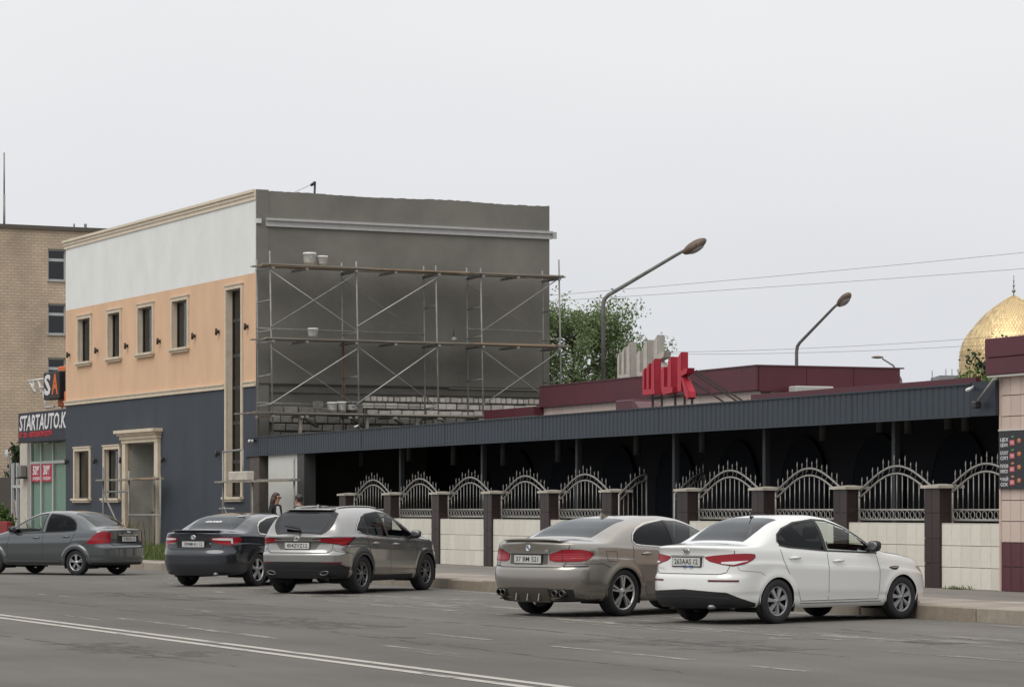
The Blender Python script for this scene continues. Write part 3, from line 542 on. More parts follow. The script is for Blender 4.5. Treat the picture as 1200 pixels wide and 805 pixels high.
RED = mat('letter_red', (.42, .010, .028), .4, var=.12, scale=3); REDS = mat('letter_red_side', (.34, .008, .024), .5, var=.2, scale=4); FADE = mat('letter_faded', (.46, .44, .39), .75, var=.15, scale=4); FADE2 = mat('letter_faded_side', (.36, .34, .30), .8, var=.2, scale=4)
sg = empty('rooftop_sign', l2w(FENCE_O, FENCE_RZ, 0, 1.0, 3.62), FENCE_RZ, 'red three-dimensional letters on posts above the canopy', 'sign', 'rooftop letters')
stroke_letters(sg, 'ШИК', -13.46, .36, .90, .16, RED, REDS)
STK = mat('strut_dark', (.06, .045, .04), .7)
for i, x in enumerate((-13.4, -12.95, -12.3, -11.85, -11.5)): MB().bar((x, .05, 0), (x, .05, .5), .04, .04).build('post', STK, sg)
for x in (-12.2, -11.6, -11.35): MB().bar((x, .06, .8), (x+.3, 1.3, .0), .035, .035).build('strut', STK, sg)
MB().bar((-13.8, .05, .30), (-11.2, .05, .30), .04, .04).build('rail', STK, sg)
sg2 = empty('rooftop_sign', l2w(FENCE_O, FENCE_RZ, 0, 7.0, 4.3), FENCE_RZ, 'faded beige three-dimensional letters on the roof behind the red ones', 'sign', 'rooftop letters')
stroke_letters(sg2, 'ШИК', -27.65, .66, 1.19, .20, FADE, FADE2)
for x in (-27.6, -26.6, -25.6, -25.0): MB().bar((x, .05, -.7), (x, .05, .7), .05, .05).build('post', STK, sg2)
for x in (-27.4, -25.7): MB().bar((x, .05, 1.1), (x+.5, 1.4, -.3), .05, .05).build('strut', STK, sg2)
MB().box(X0, X1-.3, 12.2, 12.4, 3.3, ZP).build('block_rear_wall', PINK, rs); MB().box(X0, X1-.3, Y0+.3, 12.4, 4.2, 4.25).build('block_roof', SLATE2, rs)

# ---------------------------------------------------------------- pavilion at the right edge with the menu board
pa = empty('entrance_pavilion', FENCE_O, FENCE_RZ, 'pink tiled wall with maroon base and maroon top box at the right edge', 'wall')
m = MB(); m.box(2.03, 9, .05, 4, .2, 3.74); m.build('core', GROUT, pa)
tiles(pa, [PINK, PINK2], 2.0, 3.8, 1.0, 3.74, .30, .365, 'y', .05); tiles(pa, [MAROON2], 2.0, 3.8, .2, 1.0, .30, .40, 'y', .055); 
m = MB(); m.box(3.8, 9, .0, .05, 1.0, 3.74); m.build('plain_wall', PINK, pa); m = MB(); m.box(3.8, 9, 0, .05, .2, 1.0); m.build('plain_base', MAROON2, pa); m = MB(); m.box(1.985, 2.03, .0, 4, .2, 3.74); m.build('side_cladding', PINK, pa)
m = MB(); m.bbox(1.75, 9, -.12, 4.2, 3.74, 4.02, .01); m.build('top_box', MAROON, pa); m = MB(); m.bbox(1.75, 9, -.13, 4.2, 4.025, 4.34, .01); m.build('top_box_upper', MAROON, pa); m = MB(); m.box(1.78, 9, -.10, -.04, 3.70, 3.735); m.build('soffit_strip', mat('soffit_white', (.5, .47, .43), .6), pa)
mb_ = empty('menu_board', l2w(FENCE_O, FENCE_RZ, 2.03, 0, 1.87), FENCE_RZ, 'black menu board with white lettering and red price tags on the pink wall', 'sign')
m = MB(); m.bbox(0, 1.9, -.03, .015, 0, .95, .005); m.build('panel', mat('menu_black', (.018, .020, .024), .5), mb_); m = MB(); m.box(-.02, 1.92, -.035, .012, .95, .975); m.build('top_trim', mat('trim_white', (.55, .52, .48), .6), mb_)
MW = mat('menu_white', (.6, .6, .6), .6); MR = mat('menu_red', (.55, .09, .12), .5); MO = mat('menu_orange', (.45, .17, .07), .6)
for r, (a, b_, pz) in enumerate((('ЦЕХ', 'ЦЕНА', '750'), ('САЛАТ', 'СУП', '950'), ('ПЛОВ', 'МЯСО', '650'), ('ЧАЙ', 'СОК', '250'))):
    z = .80-.215*r
    text_obj(a, .075, MW, mb_, (.16, -.033, z), (R_(90), 0, 0), depth=.001, bold=.002, width=.24); text_obj(b_, .075, MW, mb_, (.16, -.033, z-.085), (R_(90), 0, 0), depth=.001, bold=.002, width=.22)
    m = MB(); m.box(.33, .47, -.036, -.03, z-.09, z-.005); pt_ = m.build('price_tag', MR, mb_); text_obj(pz, .06, MW, pt_, (.40, -.0375, z-.048), (R_(90), 0, 0), depth=.0008, bold=.001)
    m = MB(); m.sphere((.41, -.031, z+.045), (.05, .006, .022), 10, 6); m.build('dish_picture', MO if r > 1 else mat('menu_green', (.10, .16, .08), .6), mb_)
    m = MB(); m.sphere((.60, -.031, z-.02), (.06, .006, .04), 10, 6); m.build('dish_picture', MO, mb_)
# camera and lamp arm by the canopy end
def cctv(o, m1, k=.6): o.scale = (k, k, k); m = MB(); m.tube([(0, 0, 0), (.10, -.22, -.06)], .05, 10); m.tube([(.105, -.235, -.065), (.11, -.26, -.07)], .038, 10); m.build('housing', m1, o); m = MB(); m.tube([(-.02, .06, .06), (.02, -.04, .0)], .022, 6); m.build('bracket', m1, o)
CW = mat('camera_white', (.7, .7, .7), .4)
o = empty('security_camera', l2w(FENCE_O, FENCE_RZ, 1.32, -.10, 3.55), FENCE_RZ, 'white security camera on the dark canopy end by the pink wall', 'camera', 'security cameras on the canopy'); cctv(o, CW)
o = empty('security_camera', l2w(FENCE_O, FENCE_RZ, -28.9, -.12, 3.72), FENCE_RZ, 'small white security camera on the canopy edge below the scaffold', 'camera', 'security cameras on the canopy'); cctv(o, CW, .42)
o = empty('security_lamp', l2w(FENCE_O, FENCE_RZ, -38.1, -.12, 3.52), FENCE_RZ, 'twin small white lamps on the left end of the canopy', 'lamp'); m = MB(); m.sphere((0, -.05, 0), .05, 10, 8); m.build('bulb', CW, o); MB().sphere((.28, -.05, 0), .045, 10, 8).build('bulb', CW, o); m = MB(); m.bar((-.05, 0, .02), (.33, 0, .02), .05, .05); m.build('bracket', DARKFR, o)
o = empty('floodlight_arm', l2w(FENCE_O, FENCE_RZ, 2.05, -.10, 3.66), FENCE_RZ, 'grey lamp arm slanting down from the pink wall to the canopy end', 'lamp'); m = MB(); m.tube([(.02, .02, .02), (0, -.05, .0), (-.42, -.10, -.36)], .022, 7); m.build('arm', STEEL, o); m = MB(); m.bbox(-.50, -.38, -.17, -.03, -.46, -.34, .02); m.build('head', DARKFR, o)

# ================================================================ fence
fe = empty('fence', FENCE_O, FENCE_RZ, 'fence of dark granite piers, cream tiled low walls and arched metal railings', 'fence')
GRAN = [mat('granite_%d' % i, c, .38, var=.12, scale=12, spec=.35) for i, c in enumerate(((.034, .023, .022), (.029, .020, .019), (.038, .026, .025)))]
CREAMT = [mat('cream_tile_%d' % i, c, .32, var=.10, scale=3, spec=.5) for i, c in enumerate(((.655, .62, .535), (.625, .59, .505), (.68, .65, .565)))]
CAPM = mat('pier_cap', (.43, .395, .33), .8, var=.2, scale=4); GROUTL = mat('grout_cream', (.30, .27, .22), .95); IRON = mat('railing_metal', (.32, .31, .29), .5, .3, var=.2, scale=6)
piers = [(.14, 1), (3.34, 1), (6.55, 1), (9.83, 1), (13.49, 1), (16.83, 1), (20.2, 1), (23.6, 1), (27.0, 1), (30.45, 1)]
PW, PD, PZ = .50, .42, 1.90
for s, _ in piers:
    p = empty('pier'); p.parent = fe; p.location = (-s, 0, 0)
    MB().box(-PW/2+.02, PW/2-.02, .02, PD-.02, .2, PZ).build('core', GROUT, p)
    tiles(p, GRAN, -PW/2, PW/2, .2, PZ, .25, .425, 'y', .03, .03, .008); tiles(p, GRAN, .0, PD, .2, PZ, .21, .425, 'x', PW/2-.03, .03, .008)
    m = MB(); w = PW/2+.05; a = [(-w, -.05, PZ), (w, -.05, PZ), (w, PD+.05, PZ), (-w, PD+.05, PZ), (-w, -.05, PZ+.045), (w, -.05, PZ+.045), (w, PD+.05, PZ+.045), (-w, PD+.05, PZ+.045), (-.06, PD/2-.03, PZ+.075), (.06, PD/2-.03, PZ+.075), (.06, PD/2+.03, PZ+.075), (-.06, PD/2+.03, PZ+.075)]
    m.add(a, [(3, 2, 1, 0), (0, 1, 5, 4), (1, 2, 6, 5), (2, 3, 7, 6), (3, 0, 4, 7), (4, 5, 9, 8), (5, 6, 10, 9), (6, 7, 11, 10), (7, 4, 8, 11), (8, 9, 10, 11)]); m.build('cap', CAPM, p)
BARM = MB().tube([(0, 0, 0), (0, 0, 1)], .0095, 6).mesh('bar'); BARM.materials.append(IRON)
sp_ = MB(); sp_.tube([(0, 0, 0), (0, 0, .10)], .009, 6); sp_.lathe([(.001, .19), (.012, .155), (.020, .115), (.012, .09), (.009, .085)], 8); sp_.lathe([(.009, .03), (.016, .045), (.009, .06)], 8); SPK = sp_.mesh('spike'); SPK.materials.append(IRON)
def railing(par, x0, x1, zb, ze, zm, nb, shape='arch', y=.25, nm='railing'):
    r = empty(nm); r.parent = par; r.location = (0, y, 0); xw = x1-x0
    if shape == 'arch': f = lambda u: ze+(zm-ze)*(math.sin(math.pi*u)**1.15 if 0 < u < 1 else 0)
    elif shape == 'up': f = lambda u: ze+(zm-ze)*math.sin(math.pi*u/2)**1.15
    elif shape == 'cut': f = lambda u: ze+(zm-ze)*math.sin(math.pi*min(1, .08+u*.72))**1.15
    N = 24
    for dz, nm2, rad in ((0, 'top_rail', .021), (-.13, 'inner_rail', .019)): MB().tube([(x0+xw*i/N, 0, f(i/N)+dz) for i in range(N+1)], rad, 6).build(nm2, IRON, r)
    MB().tube([(x0, 0, zb), (x1, 0, zb)], .02, 6).build('bottom_rail', IRON, r); MB().tube([(x0, 0, zb+.17), (x1, 0, zb+.17)], .018, 6).build('lower_rail', IRON, r)
    for xx, uu in ((x0, 0), (x1, 1)): MB().tube([(xx, 0, zb-.06), (xx, 0, f(uu)+.01)], .022, 6).build('stile', IRON, r)
    ring = MB(); nr = max(3, int(xw/.17)); st = xw/nr
    for i in range(nr):
        c = x0+st*(i+.5); ring.tube([(c+.066*math.cos(a), 0, zb+.085+.066*math.sin(a)) for a in np.linspace(0, 2*math.pi, 13)], .008, 5, False)
    tag(ring.build('ring_band', IRON, r), kind='stuff')
    wav = MB()      # small curls between the two arched rails
    for i in range(nb):
        u = (i+.5)/nb; wav.tube([(x0+xw*u-.03, 0, f(u)-.12), (x0+xw*u+.03*(1 if i % 2 else -1), 0, f(u)-.06), (x0+xw*u+.03, 0, f(u)-.01)], .0045, 4)
    tag(wav.build('curl_band', IRON, r), kind='stuff')
    for i in range(1, nb):
        u = i/nb; o = link('bar', BARM, None, r, (x0+xw*u, 0, zb+.17)); o.scale = (1, 1, f(u)-.13-zb-.17)
    for i in range(1, nb+1):
        u = (i-.5)/nb; o = link('spike', SPK, None, r, (x0+xw*u, 0, f(u))); o.scale = (.72, .72, 1.12 if i % 2 else .72)
    return r
def bay(sa, sb):
    """low tiled wall and railing between pier edges sa > sb (distance along the fence)"""
    w = empty('low_wall'); w.parent = fe; x0, x1 = -sa, -sb
    MB().box(x0+.01, x1-.01, .07, .36, .2, 1.27).build('core', GROUTL, w); tiles(w, CREAMT, x0+.005, x1-.005, .2, 1.29, .325, .363, 'y', .07, .03, .009); m = MB(); m.box(x0+.005, x1-.005, .045, .38, 1.29, 1.305); m.build('coping', CREAMT[0], w)
for (sa, _), (sb, _) in zip(piers[1:], piers[:-1]):
    if abs(sb-9.83) < .1: continue          # gateway
    bay(sa-PW/2, sb+PW/2); railing(fe, -sa+PW/2+.02, -sb-PW/2-.02, 1.36, 1.88, 2.30, 14)
bay(.14-PW/2, -1.98); railing(fe, -.14+PW/2+.02, 1.96, 1.36, 1.88, 2.30, 11, 'cut')
# gate leaves standing open
for s, nm, ang, ln in ((13.1, 'left', 112, .88), (10.4, 'right', 128, 1.45)):
    o = empty('gate_leaf', l2w(FENCE_O, FENCE_RZ, -s, .1, 0), FENCE_RZ+R_(ang), 'open metal gate leaf hinged on the pier left of the gateway' if nm == 'left' else 'open metal gate leaf behind the pier right of the gateway', 'gate', 'gate leaves')
    railing(o, .02, ln, .45, 1.85, 2.28, 9 if ln > 1 else 6, 'up', 0, 'leaf_grille')
# ================================================================ brick block far left, shop
def brickmat(name, c1, c2, mo, w, h):
    m = bpy.data.materials.new(name); m.use_nodes = True; nt = m.node_tree; L = nt.links.new; p = nt.nodes['Principled BSDF']; tc = nt.nodes.new('ShaderNodeTexCoord'); sp = nt.nodes.new('ShaderNodeSeparateXYZ'); cb = nt.nodes.new('ShaderNodeCombineXYZ'); ad = nt.nodes.new('ShaderNodeMath'); ad.operation = 'ADD'
    L(tc.outputs['Object'], sp.inputs[0]); L(sp.outputs['X'], ad.inputs[0]); L(sp.outputs['Y'], ad.inputs[1]); L(ad.outputs[0], cb.inputs[0]); L(sp.outputs['Z'], cb.inputs[1])
    b = nt.nodes.new('ShaderNodeTexBrick'); b.inputs['Scale'].default_value = 1; b.inputs['Brick Width'].default_value = w; b.inputs['Row Height'].default_value = h; b.inputs['Mortar Size'].default_value = .016; b.inputs['Bias'].default_value = 0
    b.inputs['Color1'].default_value = (*c1, 1); b.inputs['Color2'].default_value = (*c2, 1); b.inputs['Mortar'].default_value = (*mo, 1); L(cb.outputs[0], b.inputs['Vector'])
    n = nt.nodes.new('ShaderNodeTexNoise'); n.inputs['Scale'].default_value = .5; n.inputs['Detail'].default_value = 7; L(tc.outputs['Object'], n.inputs['Vector']); x = nt.nodes.new('ShaderNodeMixRGB'); x.blend_type = 'OVERLAY'; x.inputs[0].default_value = .55; L(b.outputs[0], x.inputs[1]); L(n.outputs['Fac'], x.inputs[2]); L(x.outputs[0], p.inputs['Base Color']); p.inputs['Roughness'].default_value = .9
    bu = nt.nodes.new('ShaderNodeBump'); bu.inputs['Strength'].default_value = .5; bu.inputs['Distance'].default_value = .02; bu.invert = True; L(b.outputs['Fac'], bu.inputs['Height']); L(bu.outputs[0], p.inputs['Normal']); return m
BRK = brickmat('yellow_brick', (.50, .395, .285), (.44, .345, .25), (.36, .285, .21), .30, .125)
BO = (-21.875, 125.0, 0); BRZ = math.atan2(.443, .8965)      # local x along the front, y away from the road
bb = empty('brick_building', BO, BRZ, 'four-storey yellow brick block rising behind the shop at the left edge', 'building')
WH = [(1.95, 2.78, 11.45, 12.82), (1.95, 2.78, 9.12, 10.45), (1.95, 2.78, 6.75, 8.1), (1.95, 2.78, 4.3, 5.65)]
wall_cells(MB(), -14, 5.2, 0, 13.62, WH, 0, .4).build('wall', BRK, bb); MB().box(4.8, 5.2, .4, 12, 0, 13.62).build('side_wall', BRK, bb)
MB().box(-14.1, 5.3, -.1, .5, 13.62, 13.80).build('roof_edge', mat('roof_felt', (.10, .085, .07), .9), bb); MB().box(-14, 5.2, .5, 12, 13.5, 13.6).build('roof', mat('roof_felt', (.10, .085, .07), .9), bb); MB().box(3.7, 3.8, .3, .4, 13.8, 14.0).build('roof_stub', STEEL, bb); MB().box(3.2, 3.26, .3, .36, 13.8, 13.98).build('roof_stub', STEEL, bb)
PVC = mat('window_white', (.46, .47, .47), .5)
for x0, x1, z0, z1 in WH:
    w = empty('window'); w.parent = bb; t = .07; m = MB(); m.box(x0, x0+t, .15, .22, z0, z1); m.box(x1-t, x1, .15, .22, z0, z1); m.box(x0+t, x1-t, .15, .22, z0, z0+t); m.box(x0+t, x1-t, .15, .22, z1-t, z1); zm = z0+(z1-z0)*.66; m.box(x0+t, x1-t, .15, .22, zm-.06, zm+.06); m.build('frame', PVC, w)
    MB().box(x0+t, x1-t, .18, .19, z0+t, zm-.06).build('pane', GLW, w); MB().box(x0+t, x1-t, .18, .19, zm+.06, z1-t).build('pane', GLW, w); MB().box(x0-.3, x1+.3, .8, .9, z0-.3, z1+.3).build('room_wall', mat('room_grey', (.12, .12, .13), .9), w); MB().box(x0-.05, x1+.05, -.08, .15, z0-.05, z0).build('sill', mat('sill_tin', (.4, .4, .38), .6), w)
o = empty('antenna_mast', l2w(BO, BRZ, .29, 1, 13.6), BRZ, 'thin antenna mast on the roof of the brick block', 'antenna'); MB().tube([(0, 0, 0), (0, 0, 1.6)], .05, 6).build('mast', STEEL, o); MB().tube([(0, 0, 1.6), (0, 0, 3.4)], .035, 6).build('whip', STEEL, o)

sh = empty('shop', BLD_O, BLD_RZ, 'small glazed car shop beyond the navy building, dark blue sign band above', 'shop')
SI = .95
m = MB(); m.box(-26.2, -18.6, SI+.2, 7, .2, 5.0); 
MB().box(-26.8, -18.3, 2.6, 6, .2, 5.0).build('rear_room', mat('shop_inside', (.30, .31, .30), .9), sh); MB().box(-26.8, -18.3, SI, 6, 4.95, 5.1).build('roof', mat('roof_felt', (.10, .085, .07), .9), sh); MB().box(-26.8, -18.3, SI, 2.6, .2, .22).build('floor', mat('shop_floor', (.25, .25, .24), .6), sh)
SGN = mat('sign_navy', (.014, .020, .036), .5); 
m = MB(); m.bbox(-25.5, -18.4, SI-.45, SI+.3, 3.98, 5.08, .02); bd = m.build('sign_band', SGN, sh)
text_obj('STARTAUTO.KZ', .78, mat('sign_white', (.68, .68, .68), .5), bd, (-22.28, SI-.456, 4.66), (R_(90), 0, 0), name='sign_lettering', depth=.004, bold=.016, shear=.18, width=6.25)
text_obj('ОТ 2% · АВТОЗАПЧАСТИ', .24, mat('sign_red', (.55, .02, .04), .5), bd, (-23.35, SI-.456, 4.25), (R_(90), 0, 0), name='sign_lettering', depth=.004, bold=.008, width=4.0)
m = MB(); m.box(-26.8, -25.85, SI, SI+.5, .2, 3.98); m.build('pillar', mat('shop_pillar', (.50, .46, .40), .8, var=.1), sh)
fr = MB()
for x in (-25.8, -24.5, -23.06, -21.3, -19.6): fr.box(x-.05, x+.05, SI+.1, SI+.18, .2, 3.98)
fr.box(-25.8, -18.4, SI+.105, SI+.175, 3.20, 3.30); fr.box(-25.8, -18.4, SI+.105, SI+.175, .2, .6); fr.build('window_frame', PVC, sh)
for a, b_ in ((-25.75, -24.55), (-24.45, -23.11), (-23.01, -21.35), (-21.25, -19.65)):
    for z0, z1 in ((.6, 3.2), (3.3, 3.98)): MB().box(a, b_, SI+.13, SI+.14, z0, z1).build('pane', glass('shop_glass', (.72, .80, .77), 1.3), sh)
    cu = MB(); n = 16
    for i in range(n): xa_, xb_ = a+(b_-a)*i/n, a+(b_-a)*(i+1)/n; cu.add([(xa_, SI+.22+.03*math.sin(i*1.7), .4), (xb_, SI+.22+.03*math.sin((i+1)*1.7), .4), (xb_, SI+.22+.03*math.sin((i+1)*1.7), 3.95), (xa_, SI+.22+.03*math.sin(i*1.7), 3.95)], [(0, 1, 2, 3)], True)
    cu.build('curtain', mat('curtain_mint', (.60, .68, .66), .9), sh, fix=False)
for a in (-25.76, -24.46):
    m = MB(); m.box(a+.02, a+1.28, SI+.118, SI+.126, 2.55, 3.19); pn = m.build('sale_panel', mat('sale_red', (.45, .015, .05), .5), sh)
    text_obj('50%' if a < -25 else '30%', .46, mat('sign_white', (.68, .68, .68), .5), pn, (a+.65, SI+.115, 2.95), (R_(90), 0, 0), depth=.002, bold=.02, width=.85); text_obj('СКИДКИ', .15, mat('sign_white', (.68, .68, .68), .5), pn, (a+.65, SI+.115, 2.66), (R_(90), 0, 0), depth=.002, bold=.004, width=.9)
# double box sign on a bracket above the shop
sa = empty('box_sign', l2w(BLD_O, BLD_RZ, -22.0, 1.2, 5.25), BLD_RZ, 'orange and black box sign with letters S and A on a pipe frame', 'sign')
ORG = mat('sign_orange', (.62, .13, .03), .5); SWH = mat('sign_white', (.68, .68, .68), .5); BLK_ = mat('sign_black', (.012, .012, .016), .5)
m = MB(); m.bbox(-.75, .85, -.05, .25, .0, 1.45, .03); m.build('orange_box', ORG, sa); m = MB(); m.bbox(-1.35, .55, -.40, -.06, .25, 1.25, .03); bx_ = m.build('black_box', BLK_, sa)
text_obj('S', 1.0, SWH, bx_, (-.85, -.405, .75), (R_(90), 0, 0), depth=.004, bold=.03, width=.75); text_obj('A', 1.0, ORG, bx_, (.05, -.405, .75), (R_(90), 0, 0), depth=.004, bold=.03, width=.75)
m = MB(); m.bbox(.9, 1.5, -.3, .2, .55, 1.3, .03); m.build('side_box', BLK_, sa); m = MB(); m.bbox(.95, 1.6, -.35, .15, .0, .5, .03); m.build('side_box_orange', ORG, sa)
for a, b_ in (((-4.0, -.2, 1.05), (-1.35, -.2, 1.05)), ((-3.7, -.2, 1.05), (-3.0, -.2, .6)), ((-3.2, -.2, 1.05), (-3.2, -.2, .6)), ((-2.6, -.2, 1.05), (-2.2, -.2, .55)), ((-2.4, -.2, .75), (-1.4, -.2, .75)), ((-2.0, -.2, .6), (-1.7, -.2, .0)), ((-1.8, -.2, .0), (-.7, -.2, .0)), ((-1.4, .2, .5), (-1.0, .2, .5)), ((-1.0, .2, .4), (-1.0, .2, -.05)), ((.6, .1, .0), (.6, .1, -.02))): MB().tube([a, b_], .045, 6).build('pipe', mat('pipe_white', (.55, .53, .50), .5), sa)
# yard gate, planter, hedge and fittings left of the shop
yg = empty('yard_gate', BLD_O, BLD_RZ, 'white framed yard gate with dark sheet beside the shop pillar', 'gate'); 
for x in (-29.4, -28.78, -28.2): m = MB(); m.box(x-.05, x+.05, 1.4, 1.5, .2, 3.3); m.build('gate_post', PVC, yg)
m = MB(); m.box(-29.4, -28.2, 1.42, 1.48, 2.35, 2.45); m.build('gate_rail', PVC, yg); m = MB(); m.box(-38, -29.45, 1.45, 1.52, .2, 2.75); m.build('dark_sheet', mat('sheet_brown', (.055, .048, .04), .7), yg); m = MB(); m.box(-29.3, -26.9, 1.6, 1.65, .2, 2.7); m.build('dark_sheet', mat('sheet_brown', (.055, .048, .04), .7), yg)
for x in (-30.4, -32, -34): m = MB(); m.box(x-.12, x+.12, 3, 3.2, .2, 3.6); m.build('fence_post', mat('post_cream', (.45, .42, .36), .8), yg)
o = empty('air_conditioner', l2w(BLD_O, BLD_RZ, -26.0, .72, 2.72), BLD_RZ, 'grey air conditioner box on the shop pillar', 'air conditioner'); m = MB(); m.bbox(-.3, .2, -.05, .2, 0, .45, .03); m.build('case', mat('ac_grey', (.19, .195, .185), .6), o); m = MB(); m.box(-.32, .22, -.07, .22, -.05, 0); m.build('bracket', DARKFR, o)
o = empty('satellite_dish', l2w(BLD_O, BLD_RZ, -29.9, 1.48, 2.75), BLD_RZ, 'small white dish on a stalk above the yard gate', 'dish'); m = MB(); m.lathe([(.001, 0), (.12, .02), (.2, .08), (.21, .085), (.12, .03), (.001, .015)], 18, 'y', (0, -.2, .9)); m.build('bowl', PVC, o); m = MB(); m.tube([(0, 0, 0), (0, 0, .85), (0, -.2, .9)], .03, 6); m.build('stalk', PVC, o)
o = empty('planter', l2w(BLD_O, BLD_RZ, -21.75, -1.1, .2), BLD_RZ, 'red box planter on the pavement behind the steel grey car', 'planter'); m = MB(); m.bbox(-.5, .5, -.1, .1, 0, .9, .03); m.build('box', mat('planter_red', (.22, .016, .02), .6), o); m = MB(); m.box(-.46, .46, -.07, .07, .88, .905); m.build('soil', mat('soil', (.05, .04, .03), .95), o)

# ================================================================ vegetation
def leafmat(name, c1, c2):
    m = bpy.data.materials.new(name); m.use_nodes = True; nt = m.node_tree; L = nt.links.new; p = nt.nodes['Principled BSDF']; p.inputs['Roughness'].default_value = .6
    oi = nt.nodes.new('ShaderNodeNewGeometry'); r = nt.nodes.new('ShaderNodeValToRGB'); r.color_ramp.elements[0].color = (*c1, 1); r.color_ramp.elements[1].color = (*c2, 1); L(oi.outputs['Random Per Island'], r.inputs[0]); L(r.outputs[0], p.inputs['Base Color'])
    tr = nt.nodes.new('ShaderNodeBsdfTranslucent'); L(r.outputs[0], tr.inputs[0]); mx = nt.nodes.new('ShaderNodeMixShader'); mx.inputs[0].default_value = .3; L(p.outputs[0], mx.inputs[1]); L(tr.outputs[0], mx.inputs[2]); L(mx.outputs[0], nt.nodes['Material Output'].inputs[0]); return m
LEAF = leafmat('leaf_green', (.085, .135, .05), (.25, .32, .14)); LEAFB = leafmat('leaf_bright', (.05, .10, .02), (.15, .22, .06)); LEAFD = leafmat('leaf_dark', (.012, .028, .012), (.04, .07, .025)); BARK = mat('bark', (.10, .08, .06), .95, var=.3, scale=8, bump=.5, bscale=15)
def leaves(mb_v, mb_f, centre, rad, n, size, rng):
    for _ in range(n):
        d = rng.normal(size=3); d /= np.linalg.norm(d); p = centre+d*rad*rng.random()**.5
        u = rng.normal(size=3); u /= np.linalg.norm(u); w = np.cross(u, rng.normal(size=3)); w /= np.linalg.norm(w); s = size*rng.uniform(.6, 1.3); b = len(mb_v)
        mb_v += [tuple(p), tuple(p+u*s*.55+w*s*.3), tuple(p+u*s*1.15), tuple(p+u*s*.55-w*s*.3)]; mb_f.append((b, b+1, b+2, b+3))
def tree(name, loc, h, crown, label, m, seed, nleaf, size, spread, lean=0, group=None, ends=46, first=.35, clump=.5):
    rng = np.random.default_rng(seed); t = empty(name, loc, 0, label, 'tree', group); tr = MB(); V, F = [], []; tips = []
    tr.tube([(0, 0, 0), (lean*.3, 0, h*.3), (lean*.6, .1, h*.6), (lean, 0, h*.92)], [.12, .09, .06, .02], 8)
    for i in range(ends):
        z0 = h*rng.uniform(first, .9); a = rng.uniform(0, 2*math.pi); k = 1-((z0/h-.55)/.6)**2; ln = spread*rng.uniform(.45, 1.0)*max(.25, k)
        b0 = np.array([lean*z0/h, 0, z0]); b1 = b0+np.array([math.cos(a)*ln*.55, math.sin(a)*ln*.55, ln*.30]); b2 = b0+np.array([math.cos(a)*ln, math.sin(a)*ln, ln*rng.uniform(.25, .75)])
        tr.tube([tuple(b0), tuple(b1), tuple(b2)], [.035, .022, .010], 5); tips += [(b1, .6), (b2, 1.0), ((b1+b2)/2, .8)]
        for _ in range(2):
            e_ = b2+rng.normal(size=3)*.35*spread*.4; tr.tube([tuple(b1), tuple((b1+e_)/2+rng.normal(size=3)*.06), tuple(e_)], [.02, .014, .007], 4); tips.append((e_, .9))
    tr.build('trunk', BARK, t); per = max(4, nleaf//len(tips))
    for c_, w in tips: leaves(V, F, np.array(c_), clump*w, int(per*w*rng.uniform(.4, 1.5)), size, rng)
    me = bpy.data.meshes.new('crown'); me.from_pydata(V, [], F); me.update(); link('crown', me, m, t); return t
tree('leafy_tree', (2.3, 97, 0), 8.4, None, 'loose green tree behind the scaffold and the maroon parapet', LEAF, 3, 40000, .11, 2.7, -.3, ends=84, first=.32, clump=.52)
tree('leafy_tree', (15.85, 96, 0), 7.3, None, 'dark leafy tree before the golden dome', LEAFD, 5, 4200, .14, .85, .1, ends=40, first=.55, clump=.4)
tree('young_tree', (15.0, 92, 0), 6.1, None, 'bright green low tree at the foot of the golden dome', LEAFB, 8, 3600, .13, .9, 0, ends=34, first=.6, clump=.35)
def bush(name, loc, r, label, m, seed, n, size, cat='bush'):
    rng = np.random.default_rng(seed); t = empty(name, loc, 0, label, cat); V, F = [], []; tr = MB()
    for _ in range(14):
        a = rng.uniform(0, 6.28); e_ = np.array([math.cos(a)*r[0]*.7*rng.random(), math.sin(a)*r[1]*.7*rng.random(), r[2]*rng.uniform(.9, 1.7)]); tr.tube([(0, 0, 0), tuple(e_*.6), tuple(e_)], [.02, .014, .006], 4); leaves(V, F, e_, min(r)*.55, n//14, size, rng)
    tr.build('stem', BARK, t); me = bpy.data.meshes.new('foliage'); me.from_pydata(V, [], F); link('foliage', me, m, t); return t
bush('clipped_bush', l2w(BLD_O, BLD_RZ, -22.75, -.9, .2), (.45, .4, .75), 'round green bush behind the red planter', LEAFB, 11, 1500, .14)
bush('dark_shrub', l2w(BLD_O, BLD_RZ, -31.2, 2.2, .2), (.6, .6, 2.2), 'tall dark shrub at the far left edge', LEAFD, 12, 1500, .16)
# grass verge between kerb and navy wall, weeds
GRS = leafmat('grass_blade', (.045, .085, .018), (.17, .20, .06)); 
def grass(name, O, rz, x0, x1, y0, y1, z, n, hmin, hmax, label, seed, dens=None, m=None):
    rng = np.random.default_rng(seed); V, F = [], []
    for _ in range(n):
        x, y = rng.uniform(x0, x1), rng.uniform(y0, y1)
        if dens and rng.random() > dens(x, y): continue
        h = hmin+(hmax-hmin)*rng.random()**1.7; a = rng.uniform(0, 6.28); w = .007+.008*rng.random(); lx, ly = rng.normal()*h*.25, rng.normal()*h*.25; b = len(V)
        V += [(x-w*math.cos(a), y-w*math.sin(a), z), (x+w*math.cos(a), y+w*math.sin(a), z), (x+lx*.4+w*.7*math.cos(a), y+ly*.4+w*.7*math.sin(a), z+h*.6), (x+lx, y+ly, z+h)]; F += [(b, b+1, b+2), (b, b+2, b+3)]
    me = bpy.data.meshes.new(name); me.from_pydata(V, [], F); o = link(name, me, m or GRS, None, (O[0], O[1], 0), (0, 0, rz)); return tag(o, label, 'grass', kind='stuff')
